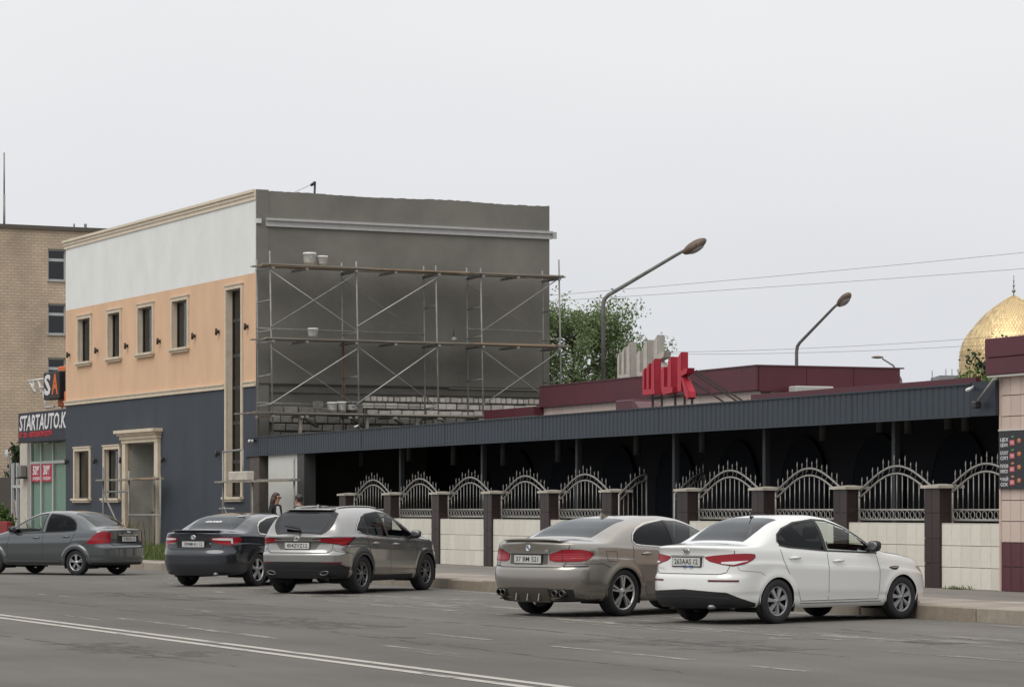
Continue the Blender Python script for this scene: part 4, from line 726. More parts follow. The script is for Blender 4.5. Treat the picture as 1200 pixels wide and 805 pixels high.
grass('grass', (0, 0), ROAD_RZ, -82, -70.5, KERB_Y+.9, KERB_Y+4.6, PAVE_Z, 16000, .12, .42, 'green grass verge between the kerb and the navy wall', 21, lambda x, y: .35+.65*math.sin(x*1.3)**2)
grass('tall_weeds', BLD_O, BLD_RZ, -12.2, -5.2, -3.6, -1.2, PAVE_Z, 2400, .15, 1.2, 'tall dry weeds growing in front of the portal', 22, lambda x, y: math.exp(-((x+8.9)/2.4)**2)*(.25+.75*math.sin(x*4.1+y*2.3)**2), leafmat('dry_weed', (.10, .11, .035), (.24, .22, .09)))
grass('weeds', FENCE_O, FENCE_RZ, .3, 1.6, -.16, -.03, PAVE_Z, 170, .03, .10, 'weeds at the foot of the cream tiled wall', 23, lambda x, y: math.exp(-((x-.8)/.3)**2))

# ================================================================ street lamps, cables, dome, far roof
LAMPP = mat('lamp_pole', (.17, .165, .155), .7, .3, var=.35, scale=3); LAMPH = mat('lamp_head', (.15, .108, .08), .6, .2, var=.3, scale=6)
def street_lamp(x, y, h_el, arm, rise, dirx, diry, label, sleeve=True, rp=.062):
    o = empty('street_lamp', (x, y, 0), math.atan2(diry, dirx), label, 'street lamp', 'street lamps')
    m = MB(); m.tube([(0, 0, 0), (0, 0, h_el*.68)], [.12, .10], 10); m.build('pole', LAMPP, o)
    if sleeve: m = MB(); m.tube([(0, 0, h_el*.64), (0, 0, h_el*.69)], .125, 10); m.build('sleeve', mat('rusty_band', (.12, .075, .05), .9, var=.4, scale=8), o)
    m = MB(); m.tube([(0, 0, h_el*.68), (0, 0, h_el-.12), (.04, 0, h_el+.06), (.16, 0, h_el+.18), (arm-.5, 0, h_el+rise-.22), (arm-.2, 0, h_el+rise-.06)], [rp, rp, rp, rp*.95, rp*.8, rp*.7], 10); m.build('arm', LAMPP, o)
    d = Vector((arm, 0, rise)).normalized(); c = Vector((arm+.10, 0, h_el+rise+.05)); bm = bmesh.new(); bmesh.ops.create_uvsphere(bm, u_segments=16, v_segments=10, radius=1)
    M = Matrix.Translation(c) @ d.to_track_quat('X', 'Z').to_matrix().to_4x4() @ Matrix.Diagonal((.40, .19, .155, 1)); hd = MB(); hd.bm(bm, True, M); ho = hd.build('lamp_head', LAMPH, o)
    g_ = MB(); bm = bmesh.new(); bmesh.ops.create_uvsphere(bm, u_segments=14, v_segments=8, radius=1); g_.bm(bm, True, Matrix.Translation(c-Vector((-.05, 0, .07))) @ d.to_track_quat('X', 'Z').to_matrix().to_4x4() @ Matrix.Diagonal((.27, .15, .10, 1))); g_.build('glass_bowl', mat('lamp_bowl', (.26, .25, .24), .35), ho); return o
street_lamp(2.67, 85, 7.62, 2.62, 1.50, 1, -.25, 'nearest street lamp, its long arm reaching right above the red letters')
street_lamp(10.3, 105, 7.35, 2.55, 1.55, .55, -.83, 'street lamp in the middle, standing behind the maroon parapet')
o = empty('street_lamp', (28.3, 210, 0), 0, 'farthest thin street lamp with curved arm, left of the dome', 'street lamp', 'street lamps'); m = MB(); m.tube([(0, 0, 0), (0, 0, 9.6), (-.15, 0, 10.9), (-.7, 0, 11.9), (-1.5, 0, 12.4)], [.12, .09, .08, .07, .06], 8); m.build('pole', LAMPP, o); m = MB(); m.sphere((-1.85, 0, 12.5), (.45, .16, .10), 12, 8); m.build('lamp_head', LAMPH, o)
def cable(a, b, sag, label, r=.008):
    a, b = Vector(a), Vector(b); o = MB().tube([a.lerp(b, t)-Vector((0, 0, sag*4*t*(1-t))) for t in np.linspace(0, 1, 24)], r, 5).build('overhead_cable', mat('cable_grey', (.16, .16, .17), .7)); tag(o, label, 'cable', 'overhead cables'); return o
def at(px, py, d): return ((px-600)/3400*d, d, 1.55-(py-596)/3400*d)
cable(at(420, 363, 125), at(1290, 287, 105), .12, 'uppermost overhead cable crossing the sky'); cable(at(420, 365.5, 126), at(1290, 308, 106), .1, 'second overhead cable from the top')
cable(at(760, 413, 125), at(1290, 384, 110), .2, 'third overhead cable, passing before the dome'); cable(at(760, 415, 126), at(1290, 395, 111), .2, 'lowest overhead cable, passing before the dome')
# golden dome
DC = at(1188, 445, 300); ms = empty('mosque', (DC[0], 300, 0), 0, 'golden tiled mosque dome with finial at the right edge', 'mosque')
GOLD = mat('gold_sheet', (.70, .53, .29), .46, 1, var=.03, scale=.6); GOLD2 = mat('gold_seam', (.58, .41, .19), .5, 1)
zt = lambda py: 1.55-(py-596)/3400*300
prof = [(5.55, zt(500)), (5.58, zt(452)), (5.56, zt(425)), (5.50, zt(413)), (5.03, zt(397.5)), (4.2, zt(384.5)), (3.05, zt(369.6)), (1.9, zt(359)), (.8, zt(350.5)), (.2, zt(346.5))]
fp = pchip([(p[1], p[0]) for p in prof]); MB().lathe([(float(fp(z)), z) for z in np.linspace(prof[0][1], prof[-1][1], 50)], 72).build('dome', GOLD2, ms, fix=False)
# diamond scales, raised and slightly uneven
nc = 76; zz = [prof[0][1]+.2]; 
while zz[-1] < prof[-1][1]-.15: zz.append(zz[-1]+max(.16, .50*float(fp(zz[-1]))/5.6*.9))
V, F = [], []; rng = np.random.default_rng(4)
def dp(z, k, off=.0): a = 2*math.pi*k/nc; r = float(fp(min(z, prof[-1][1])))+off; return (r*math.cos(a), r*math.sin(a), z)
for i in range(1, len(zz)-1):
    for k in range(nc):
        kk = k+(.5 if i % 2 else 0)
        if math.sin(2*math.pi*kk/nc) > .35: continue
        t = rng.normal()*.012; b = len(V); zc = zz[i]
        V += [dp(zz[i-1]+.02, kk, .035), dp(zc, kk+.47, .035+t), dp(zz[i+1]-.02, kk, .02), dp(zc, kk-.47, .035-t), dp(zc, kk, .055)]; F += [(b, b+1, b+4), (b+1, b+2, b+4), (b+2, b+3, b+4), (b+3, b, b+4)]
me = bpy.data.meshes.new('scales'); me.from_pydata(V, [], F); tag(link('scales', me, GOLD, ms), kind='stuff')
m = MB(); m.tube([(0, 0, zt(347)), (0, 0, zt(323))], .05, 6); m.sphere((0, 0, zt(341)), .20, 10, 8); m.sphere((0, 0, zt(335)), .13, 10, 8); m.tube([(.06*math.cos(a), .26*math.cos(a), zt(328.5)+.26*math.sin(a)) for a in np.linspace(-.5*math.pi-1.9, -.5*math.pi+1.9, 14)], [.01]+[.05]*12+[.01], 5); m.build('finial', mat('finial_metal', (.30, .30, .30), .3, .9), ms)
m = MB(); m.lathe([(5.9, 0), (5.9, zt(500)), (5.5, zt(500))], 32); m.build('drum', mat('mosque_stone', (.45, .42, .36), .85), ms); m = MB(); m.box(-12, 12, -3, 15, 0, 8); m.build('prayer_hall', mat('mosque_stone', (.45, .42, .36), .85), ms)
FC = at(1108, 445, 380); fh = empty('far_building', (FC[0], 380, 0), 0, 'pale far-off flat roof left of the dome, just above the canopy', 'building')
zf = lambda py: 1.55-(py-596)/3400*380
m = MB(); m.box(-2.4, 2.2, 0, 8, 0, zf(446)); m.build('wall', mat('far_pale', (.42, .42, .42), .9), fh); m = MB(); m.box(-.8, 2.4, -.3, 8, zf(446), zf(440)); m.build('roof_band', mat('far_dark', (.20, .20, .21), .9), fh)
for x in (-1.6, .2, 1.0, 1.8): m = MB(); m.tube([(x, 1, zf(446)), (x, 1, zf(434-2*(x > 0)))], .06, 5); m.build('aerial', mat('far_dark', (.20, .20, .21), .9), fh)
# ================================================================ cars
PLASTIC = mat('black_plastic', (.012, .012, .013), .55)
RUBBER = mat('rubber', (.014, .014, .015), .8, bump=.1, bscale=60)
GAPM = mat('gap_dark', (.02, .02, .02), .9)
CHROME = mat('chrome', (.75, .76, .77), .12, 1)
ALLOY = mat('alloy', (.50, .51, .52), .3, .85)
ALLOY_D = mat('alloy_dark', (.22, .225, .23), .35, .8)
WELL = mat('wheel_well', (.008, .008, .008), .95)
SEATM = mat('seat_cloth', (.09, .088, .085), .9)
RED_L = mat('tail_red', (.26, .004, .012), .25, coat=.2, spec=.35)
RED_D = mat('tail_red_dark', (.10, .003, .007), .25, coat=.2)
CLEAR_L = mat('tail_clear', (.62, .60, .60), .15, coat=1)
PLATE_W = mat('plate_white', (.50, .50, .48), .5, var=.12, scale=20)
PLATE_K = mat('plate_black', (.012, .012, .012), .6)
LAMP = mat('headlamp', (.35, .36, .37), .1, .6, coat=1)
GL_DARK = glass('glass_privacy', (.045, .047, .05), 1.26)
GL_REAR = glass('glass_rear', (.08, .083, .085), 1.6)
GL_CLEAR = glass('glass_side', (.80, .84, .81), 1.38)

class Car:
    def __init__(s, sp):
        s.__dict__.update(sp)
        s.ftop = pchip(s.top); s.fbelt = pchip(s.belt); s.fsill = pchip(s.sill); s.fxr = pchip(s.xr); s.fxf = pchip(s.xf); s.fpf = pchip(s.pf); s.fmid = pchip(s.mid)
        x = np.concatenate([s._xr(np.linspace(0, .97, 60)), np.linspace(s._xr(np.array([.97]))[0]+.01, s.L*.6, 200)])
        y = s.Wx(x); s.tx = x; s.tu = np.concatenate([[0], np.cumsum(np.hypot(np.diff(x), np.diff(y)))])
    def _xr(s, f): r, p = s.rear; return r*(1-(1-f**p)**(1/p))
    def _xf(s, f): r, p = s.front; return s.L-r*(1-(1-f**p)**(1/p))
    def Wx(s, x):
        x = np.asarray(x, float); r, p = s.rear; q, o = s.front
        a = np.clip(x/r, 0, 1); fr = np.clip(1-(1-a)**p, 0, 1)**(1/p)
        b = np.clip((s.L-x)/q, 0, 1); ff = np.clip(1-(1-b)**o, 0, 1)**(1/o)
        return s.W*fr*ff*s.fmid(x)
    def u2x(s, u): return np.interp(np.abs(u), s.tu, s.tx)
    def warp(s, x, z):
        return x+s.fxr(z)*(1-sstep(.15, 1.0, x))-s.fxf(z)*(1-sstep(.15, 1.0, s.L-x))
    def ylow(s, x, z):
        si = s.fsill(x); t = (z-si)/(s.fbelt(x)-si); return s.Wx(x)*s.fpf(np.clip(t, 0, 1))
    def nn(s, x):
        hc = s.ftop(x)-s.fbelt(x); return 2.3+s.nx*sstep(.05, .42, hc)
    def up(s, x, q):
        hc = np.maximum(s.ftop(x)-s.fbelt(x), .004); n = s.nn(x); c45 = 2**(-1/n)
        b1 = np.clip(q, 0, 1)*c45; a1 = (1-b1**n)**(1/n); a2 = np.clip(2-q, 0, 1)*c45; b2 = (1-a2**n)**(1/n)
        a = np.where(q <= 1, a1, a2); b = np.where(q <= 1, b1, b2)
        y = a*np.maximum(s.Wx(x)*s.fpf(1.0)-s.tum*hc*b, 0); z = s.fbelt(x)+hc*b
        return y, z
    def yside(s, x, z):
        be = s.fbelt(x); hc = np.maximum(s.ftop(x)-be, .004); n = s.nn(x); b = np.clip((z-be)/hc, 0, .999); a = (1-b**n)**(1/n)
        yu = a*(s.Wx(x)*s.fpf(1.0)-s.tum*hc*b)
        return np.where(z > be, yu, s.ylow(x, z))
    def pt(s, x, z, side=1):
        y = s.yside(x, z)*side; return np.stack([s.warp(x, z)-s.x0, y, np.broadcast_to(z, np.shape(y))], -1)

def patch_mesh(P, off, name='patch', rows_closed=False):
    """smooth sheet from a grid of points, pushed outward by off"""
    P = np.asarray(P, float); ny, nx = P.shape[:2]
    du = np.gradient(P, axis=1); dv = np.gradient(P, axis=0); N = np.cross(du, dv)
    N /= np.maximum(np.linalg.norm(N, axis=-1, keepdims=True), 1e-9)
    out = P-np.array([0, 0, .6]); out[..., 0] *= .45
    if (N*out).sum() < 0: N = -N; flip = True
    else: flip = False
    Q = P+N*off; vs = Q.reshape(-1, 3).tolist(); fs = []
    for j in range(ny-1):
        for i in range(nx-1):
            a = j*nx+i; q = (a, a+1, a+nx+1, a+nx); fs.append(q[::-1] if flip else q)
    me = bpy.data.meshes.new(name); me.from_pydata(vs, [], fs); me.polygons.foreach_set('use_smooth', [True]*len(fs)); me.update(); return me

def boxy(c, r):
    bm = bmesh.new(); bmesh.ops.create_uvsphere(bm, u_segments=18, v_segments=12, radius=1)
    for v in bm.verts: v.co = Vector([c[i]+r[i]*math.copysign(abs(v.co[i])**.62, v.co[i]) for i in range(3)])
    return bm
def wheel(parent, name, x, y, side, R, w, rr, style, car):
    """tyre + rim standing at (x, y), outer face towards side"""
    hub = empty(name); hub.parent = parent; hub.location = (x, y, R)
    o = side
    t = MB(); hw = w/2
    t.lathe([(rr, -hw*.9), (rr+.015, -hw), (R-.03, -hw), (R-.008, -hw*.82), (R, -hw*.5), (R, hw*.5), (R-.008, hw*.82), (R-.03, hw), (rr+.015, hw), (rr, hw*.9)], 40, 'y')
    ty = t.build('tyre', RUBBER, hub)
    m = style.get('mat', ALLOY); face = o*hw*.82
    b = MB(); b.lathe([(rr*.98, -hw*.85*o), (rr*.93, -hw*.5*o), (rr*.93, hw*.4*o)], 32, 'y')
    b.lathe([(.001, -hw*.1*o), (rr*.72, -hw*.1*o)], 24, 'y'); b.build('brake_disc', WELL, hub)
    r = MB()
    r.lathe([(rr*.90, face-.02*o), (rr*.93, face), (rr, face+.004*o), (rr*1.02, face-.012*o)], 40, 'y')
    n = style['n']; k = style.get('kind', 'spoke')
    def spoke(a, w0, w1, r0, r1, lean=0):
        d = Vector((math.cos(a), 0, math.sin(a))); e = Vector((math.cos(a+lean), 0, math.sin(a+lean))); tt = Vector((-math.sin(a), 0, math.cos(a)))
        p0 = d*r0; p1 = e*r1
        vs = []
        for p, ww, hh in ((p0, w0, .004), (p1, w1, -.004)):
            for sgn in (-1, 1):
                vs.append(p+tt*sgn*ww/2+Vector((0, face-o*.03, 0))); vs.append(p+tt*sgn*ww*.36+Vector((0, face+o*hh, 0)))
        r.add(vs, [(0, 1, 5, 4), (1, 3, 7, 5), (3, 2, 6, 7), (0, 2, 3, 1)])
    for i in range(n):
        a = 2*math.pi*i/n+.3
        if k == 'double':
            da = .10
            spoke(a-.05, rr*.125, rr*.15, rr*.18, rr*.95, -da); spoke(a+.05, rr*.125, rr*.15, rr*.18, rr*.95, da)
        elif k == 'vee':
            spoke(a, rr*.14, rr*.10, rr*.15, rr*.95, -.24); spoke(a, rr*.14, rr*.10, rr*.15, rr*.95, .24)
        elif k == 'blade':
            spoke(a, rr*.17, rr*.40, rr*.2, rr*.93)
        else:
            spoke(a, rr*.26, rr*.34, rr*.15, rr*.94)
    r.lathe([(.001, face+.006*o), (rr*.12, face+.006*o), (rr*.17, face), (rr*.26, face-.004*o), (rr*.27, face-.03*o)], 20, 'y')
    rim = r.build('rim', m, hub)
    c = MB(); c.lathe([(.001, face+.009*o), (rr*.09, face+.009*o), (rr*.10, face+.004*o)], 14, 'y'); c.build('hub_cap', style.get('cap', ALLOY_D), rim)
    return hub

def make_car(sp, pos, heading, label, name='parked_car'):
    """pos = ground point midway between the axles, heading = direction of travel (radians from +X)"""
    c = Car(sp); c.x0 = sp['axle']+sp['wb']/2
    root = empty(name, (pos[0], pos[1], pos[2] if len(pos) > 2 else 0), heading, label, 'car', 'cars parked along the kerb')
    paint = sp['paint']
    xa = [sp['axle'], sp['axle']+sp['wb']]; Ra = sp['arch']; Rz = sp['R']*.985
    # ---- body shell grid
    fr = np.linspace(0, .97, 40); xr = c._xr(fr); xf = c._xf(fr)[::-1]
    mid = np.linspace(xr[-1]+.015, xf[0]-.015, int((xf[0]-xr[-1])/.019))
    X = np.concatenate([xr, mid, xf]); nx = len(X); K1, K2 = 40, 44
    s_ = np.linspace(0, 1, K1)[:, None]; q_ = np.linspace(0, 2, K2)[1:, None]; Xr = X[None, :]
    si, be = c.fsill(Xr), c.fbelt(Xr)
    zl = si+(be-si)*s_; xl = np.broadcast_to(Xr, zl.shape).copy()
    for ax in xa:      # snap the grid to the wheel arches so that their edges are round
        wx = c.warp(xl, zl)-ax; wz = zl-Rz; rad = np.hypot(wx, wz); near = (np.abs(rad-Ra) < .013) & (rad > .01)
        k = np.where(near, Ra/np.maximum(rad, .01), 1); xl = xl+wx*(k-1); zl = zl+wz*(k-1)
    yl = c.ylow(xl, zl)
    for ax in xa:      # slight flare round the arches
        rad = np.hypot(c.warp(xl, zl)-ax, zl-Rz); yl = yl+sp.get('flare', .012)*np.exp(-((rad-Ra)/.07)**2)*(yl > .55*c.W)
    qq = np.broadcast_to(q_, (K2-1, nx)); xu = np.broadcast_to(Xr, qq.shape); yu, zu = c.up(xu, qq)
    x = np.concatenate([xl, xu]); y = np.concatenate([yl, yu]); z = np.concatenate([zl, zu]); nr = x.shape[0]
    # crease: shallow pressed line along the flank
    xw = c.warp(x, z)-c.x0
    V = []; idx = np.zeros((2*nr-1, nx), int)
    rows = [(j, 1) for j in range(nr)]+[(j, -1) for j in range(nr-2, -1, -1)]
    P = np.stack([np.stack([xw[j], y[j]*sg, z[j]], -1) for j, sg in rows])
    # ---- which faces are cut away: arches and glazing
    cx = lambda A: (A[:-1, :-1]+A[1:, :-1]+A[:-1, 1:]+A[1:, 1:])/4
    cut = np.zeros((2*nr-2, nx-1), bool); wX = P[..., 0]+c.x0; cX, cY, cZ = cx(wX), cx(P[..., 1]), cx(P[..., 2])
    for ax in xa:
        cut |= (np.hypot(cX-ax, cZ-Rz) < Ra-.004) & (np.abs(cY) > .5*c.W) & (cZ < cx(np.stack([c.fbelt(X)]*(2*nr-1)))-.02)
    for wd in sp['windows']:
        zt = np.interp(cX, [p[0] for p in wd['top']], [p[1] for p in wd['top']]); zb = np.interp(cX, [p[0] for p in wd['bot']], [p[1] for p in wd['bot']])
        cut |= (cX > wd['top'][0][0]+.02) & (cX < wd['top'][-1][0]-.02) & (cZ < zt-.015) & (cZ > zb+.015) & (np.abs(cY) > .4*c.W)
    qrow = np.array([(-1 if j < K1-1 else (j-K1+1+.5)*2/(K2-1)) for j in range(nr-1)]); qf = np.concatenate([qrow, qrow[::-1]])[:, None]
    for g in (sp['rear_glass'], sp['windshield']):
        xs = (g[0]+.03 < cX) & (cX < g[1]-.03); cut |= xs & (qf > g[2]+.06)
    rr_, cc_ = np.nonzero(~cut); n2 = nx
    F = np.stack([rr_*n2+cc_, rr_*n2+cc_+1, (rr_+1)*n2+cc_+1, (rr_+1)*n2+cc_], -1)
    me = bpy.data.meshes.new('body'); me.from_pydata(P.reshape(-1, 3).tolist(), [], F.tolist()); me.polygons.foreach_set('use_smooth', [True]*len(F))
    bm = bmesh.new(); bm.from_mesh(me); bmesh.ops.remove_doubles(bm, verts=bm.verts, dist=.0006); bmesh.ops.delete(bm, geom=[v for v in bm.verts if not v.link_faces], context='VERTS'); bm.to_mesh(me); bm.free(); me.update()
    # outward orientation
    s0 = sum((p.normal.dot(Vector((p.center.x*.4, p.center.y, p.center.z-.6)))) for p in list(me.polygons)[::37])
    if s0 < 0: me.flip_normals()
    body = link('body', me, paint, root)
    # ---- generic sheet makers
    def sheet(nm, m, P_, off, par=root): return link(nm, patch_mesh(P_, off, nm), m, par)
    def side(nm, m, top, bot, sd, off, nx_=26, nz_=8, par=root, smooth=True):
        it = pchip(top) if smooth else (lambda q, t=top: np.interp(q, [a[0] for a in t], [a[1] for a in t]))
        ib = pchip(bot) if smooth else (lambda q, t=bot: np.interp(q, [a[0] for a in t], [a[1] for a in t]))
        xs = np.linspace(top[0][0], top[-1][0], nx_); t = np.linspace(0, 1, nz_)[:, None]
        zt, zb = it(xs)[None], ib(xs)[None]; Z = zb+(zt-zb)*t; XX = np.broadcast_to(xs[None], Z.shape)
        return sheet(nm, m, c.pt(XX, Z, sd), off, par)
    def plan(nm, m, top, bot, off, sd=1, nu=40, nz_=8, par=root):
        """sheet wrapped round the tail: keys are (u along the outline from the centre, z)"""
        us = np.linspace(top[0][0], top[-1][0], nu); t = np.linspace(0, 1, nz_)[:, None]
        zt = np.interp(us, [a[0] for a in top], [a[1] for a in top])[None]; zb = np.interp(us, [a[0] for a in bot], [a[1] for a in bot])[None]
        U = np.broadcast_to(us[None], (nz_, nu)); XX = c.u2x(U); Z = np.minimum(zb+(zt-zb)*t, c.fbelt(XX)-.004); Pp = c.pt(XX, Z, 1); Pp[..., 1] *= np.where(U < 0, -1, 1)*sd
        return sheet(nm, m, Pp, off, par)
    def strip(nm, m, pts, sd, w, off, par=root, dens=.03, uv=False):
        """thin line drawn on the flank (x, z) or round the tail (u, z)"""
        q = [np.array(pts[0], float)]
        for a, b in zip(pts[:-1], pts[1:]):
            a = np.array(a, float); b = np.array(b, float); n = max(1, int(np.linalg.norm(b-a)/dens))
            q += [a+(b-a)*k/n for k in range(1, n+1)]
        q = np.array(q); d = np.gradient(q, axis=0); d /= np.maximum(np.linalg.norm(d, axis=1, keepdims=True), 1e-9); nrm = np.stack([-d[:, 1], d[:, 0]], 1)
        A, B = q-nrm*w/2, q+nrm*w/2; G = np.stack([A, (A+B)/2, B])
        if uv:
            XX = c.u2x(G[..., 0]); Pp = c.pt(XX, np.minimum(G[..., 1], c.fbelt(XX)-.003), 1); Pp[..., 1] *= np.where(G[..., 0] < 0, -1, 1)*sd
        else: Pp = c.pt(G[..., 0], G[..., 1], sd)
        return sheet(nm, m, Pp, off, par)
    def over(nm, m, x0, x1, q0, off, nx_=24, nq=30, par=root, inset=None):
        """sheet across the top: rear glass, windscreen"""
        xs = np.linspace(x0, x1, nx_)
        qs = np.linspace(q0, 2, nq)[:, None]; q = np.broadcast_to(qs, (nq, nx_)); XX = np.broadcast_to(xs[None], q.shape)
        yy, zz = c.up(XX, q); H = np.stack([c.warp(XX, zz)-c.x0, yy, zz], -1); M_ = H[::-1].copy()[1:]; M_[..., 1] *= -1
        return sheet(nm, m, np.concatenate([H, M_]), off, par)
    K = dict(c=c, root=root, sheet=sheet, side=side, plan=plan, strip=strip, over=over, body=body)
    # ---- glazing
    over('rear_window', sp.get('rear_tint', GL_REAR), sp['rear_glass'][0], sp['rear_glass'][1], sp['rear_glass'][2], .003)
    over('windscreen', GL_CLEAR, sp['windshield'][0], sp['windshield'][1], sp['windshield'][2], .003)
    x0, x1, q0 = sp['rear_glass']
    for sd in (-1, 1):
        for wd in sp['windows']:
            wn = side('side_window', wd['mat'], wd['top'], wd['bot'], sd, .003, 30, 10)
        for st in sp['trims']:
            strip(st[0], st[1], st[2], sd, st[3], .006)
        # doors
        for k_, d in enumerate(sp['doors']):
            zs = np.linspace(d['z0'], d['z1'], 14); xl_, xr2 = pchip(d['back'])(zs), pchip(d['front'])(zs); t = np.linspace(0, 1, 26)[None]
            XX = xl_[:, None]+(xr2-xl_)[:, None]*t; ZZ = np.broadcast_to(zs[:, None], XX.shape)
            zb = c.fbelt(XX)-.012; ZZ = np.minimum(d['z0']+(ZZ-d['z0'])/(d['z1']-d['z0'])*(zb-d['z0']), zb)
            dr = sheet('door', paint, c.pt(XX, ZZ, sd), .0015)
            zz = np.linspace(d['z0'], d['z1'], 10)
            strip('door_gap', GAPM, [(float(pchip(d['back'])(q)), float(q)) for q in zz], sd, .007, .0028, dr)
            if k_ == len(sp['doors'])-1: strip('door_gap', GAPM, [(float(pchip(d['front'])(q)), float(q)) for q in zz], sd, .007, .0028, dr)
            strip('door_gap', GAPM, [(float(pchip(d['back'])(d['z0'])), d['z0']), (float(pchip(d['front'])(d['z0'])), d['z0'])], sd, .007, .0028, dr)
            hx, hz = d['handle']; hp = c.pt(np.array(hx), np.array(hz), sd); h = MB()
            h.tube([(hp[0]-.10, hp[1]-.004*sd, hp[2]), (hp[0]-.085, hp[1]+.03*sd, hp[2]), (hp[0]+.085, hp[1]+.03*sd, hp[2]+.004), (hp[0]+.10, hp[1]-.004*sd, hp[2]+.004)], .014, 8)
            h.build('handle', sp.get('handle_mat', paint), dr)
            cup = MB(); cup.sphere((hp[0]+.01, hp[1]-.004*sd, hp[2]-.004), (.075, .012, .03), 12, 8); cup.build('handle_cup', sp.get('cup_mat', paint), dr)
        # mirror
        mxx, mz = sp['mirror']; mp_ = c.pt(np.array(mxx), np.array(mz), sd); m = MB()
        m.bm(boxy((mp_[0]+.02, mp_[1]+.135*sd, mp_[2]+.055), (.055, .105, .066)), True)
        mo = m.build('wing_mirror', sp.get('mirror_mat', paint), root)
        m2 = MB(); m2.tube([(mp_[0]+.03, mp_[1]-.02*sd, mp_[2]-.02), (mp_[0]+.025, mp_[1]+.10*sd, mp_[2]+.01)], [.035, .022], 8)
        m2.sphere((mp_[0]+.015, mp_[1]+.135*sd, mp_[2]+.012), (.055, .11, .045), 12, 8); m2.build('mirror_base', PLASTIC, mo)
        m3 = MB(); m3.sphere((mp_[0]-.03, mp_[1]+.135*sd, mp_[2]+.055), (.015, .095, .058), 12, 8); m3.build('mirror_glass', ALLOY_D, mo)
        # head lamp
        if 'head' in sp: side('headlight', LAMP, sp['head'][0], sp['head'][1], sd, .004, 16, 6)
        for ax in xa:
            a = np.linspace(-.5, math.pi+.5, 48); rr = np.linspace(Ra-.014, Ra+.012, 4)[:, None]
            X_ = ax+np.cos(a)[None]*rr; Z_ = Rz+np.sin(a)[None]*rr; k = (Z_ > c.fsill(X_)).all(0); X_, Z_ = X_[:, k], Z_[:, k]
            yy = c.yside(X_, Z_)+sp.get('flare', .012)*np.exp(-((rr-Ra)/.07)**2)
            sheet('arch_edge', sp.get('arch_mat', paint), np.stack([c.warp(X_, Z_)-c.x0, yy*sd, Z_], -1), .0035)
        # wells and wheels
        for ax in xa:
            w = MB(); n = 22; yo = (float(c.Wx(ax))*.985)*sd; yi = .42*c.W*sd; pr = []
            for k2 in range(n+1):
                a = -.42+(math.pi+.84)*k2/n; pr.append((ax-c.x0+math.cos(a)*(Ra+.006), Rz+math.sin(a)*(Ra+.006)))
            for (xa_, za_), (xb_, zb_) in zip(pr[:-1], pr[1:]): w.add([(xa_, yo, za_), (xb_, yo, zb_), (xb_, yi, zb_), (xa_, yi, za_)], [(0, 1, 2, 3)], True)
            w.add([(p[0], yi, p[1]) for p in pr], [tuple(range(len(pr)))]); w.build('wheel_well', WELL, root, fix=False)
            wheel(root, 'wheel', ax-c.x0, (sp['track']/2)*sd, sd, sp['R'], sp['tw'], sp['rim'], sp['style'], c)
    # ---- floor pan, cabin floor, seats, steering wheel
    fl = MB(); n = 40; xs = np.linspace(.12, c.L-.12, n); ys = c.Wx(xs)*.9; zz = c.fsill(xs)+.025
    for i in range(n-1):
        keep = all(abs((xs[i]+xs[i+1])/2-ax) > Ra+.02 for ax in xa); kk = 1 if keep else .45
        fl.add([(xs[i]-c.x0, -ys[i]*kk, zz[i]), (xs[i+1]-c.x0, -ys[i+1]*kk, zz[i+1]), (xs[i+1]-c.x0, ys[i+1]*kk, zz[i+1]), (xs[i]-c.x0, ys[i]*kk, zz[i])], [(0, 1, 2, 3)])
    fl.build('underbody', WELL, root, fix=False)
    rg0 = max(sp['rear_glass'][0]-.05, .42); cf = MB(); cf.box(rg0-c.x0, sp['windshield'][1]-c.x0, -.8*c.W, .8*c.W, .5, .52)
    db = float(c.fbelt(sp['windshield'][0]))
    cf.box(sp['windshield'][0]+.25-c.x0, sp['windshield'][1]-c.x0, -.8*c.W, .8*c.W, .52, db-.04); cf.box(rg0-c.x0, sp['seats'][0]-.15-c.x0, -.72*c.W, .72*c.W, .52, db-.06)
    cf.build('cabin_floor', SEATM, root)
    for k_, (sx, ys_) in enumerate(((sp['seats'][0], (-.36, .36)), (sp['seats'][1], (-.36, .36)))):
        for yy in ys_:
            w2 = .30 if k_ == 0 else .25; t = MB(); t.bbox(sx-c.x0, sx+.5-c.x0, yy-w2, yy+w2, .52, .66, .05)
            hh = sp['seats'][2]
            t.prism([(sx-.02-c.x0, .60), (sx+.13-c.x0, .60), (sx-.06-c.x0, hh), (sx-.16-c.x0, hh)], yy-w2, yy+w2); so = t.build('seat', SEATM, root)
            t = MB(); t.bbox(sx-.18-c.x0, sx-.07-c.x0, yy-.13, yy+.13, hh+.03, hh+.20, .04); t.build('headrest', SEATM, so)
    st = MB(); sx = sp['windshield'][0]-.15-c.x0; pts = [(sx+.07*math.sin(a), .37+.18*math.cos(a), db-.04+.17*math.sin(a)) for a in np.linspace(0, 2*math.pi, 20)]; st.tube(pts, .014, 6, False); st.tube([(sx, .37, db-.04), (sx+.3, .37, db-.15)], .03, 6); st.build('steering_wheel', PLASTIC, root)
    # ---- number plate
    pu, pz, ptxt, pw, ph, fs_ = sp['plate']; px = float(c.warp(0.0, pz))-c.x0
    pb = MB(); pb.bbox(px-.022, px+.02, -pw/2-.012, pw/2+.012, pz-ph/2-.012, pz+ph/2+.012, .004); po = pb.build('plate_frame', PLATE_K, root)
    pb = MB(); pb.bbox(px-.026, px-.02, -pw/2, pw/2, pz-ph/2, pz+ph/2, .002); pp = pb.build('number_plate', PLATE_W, po)
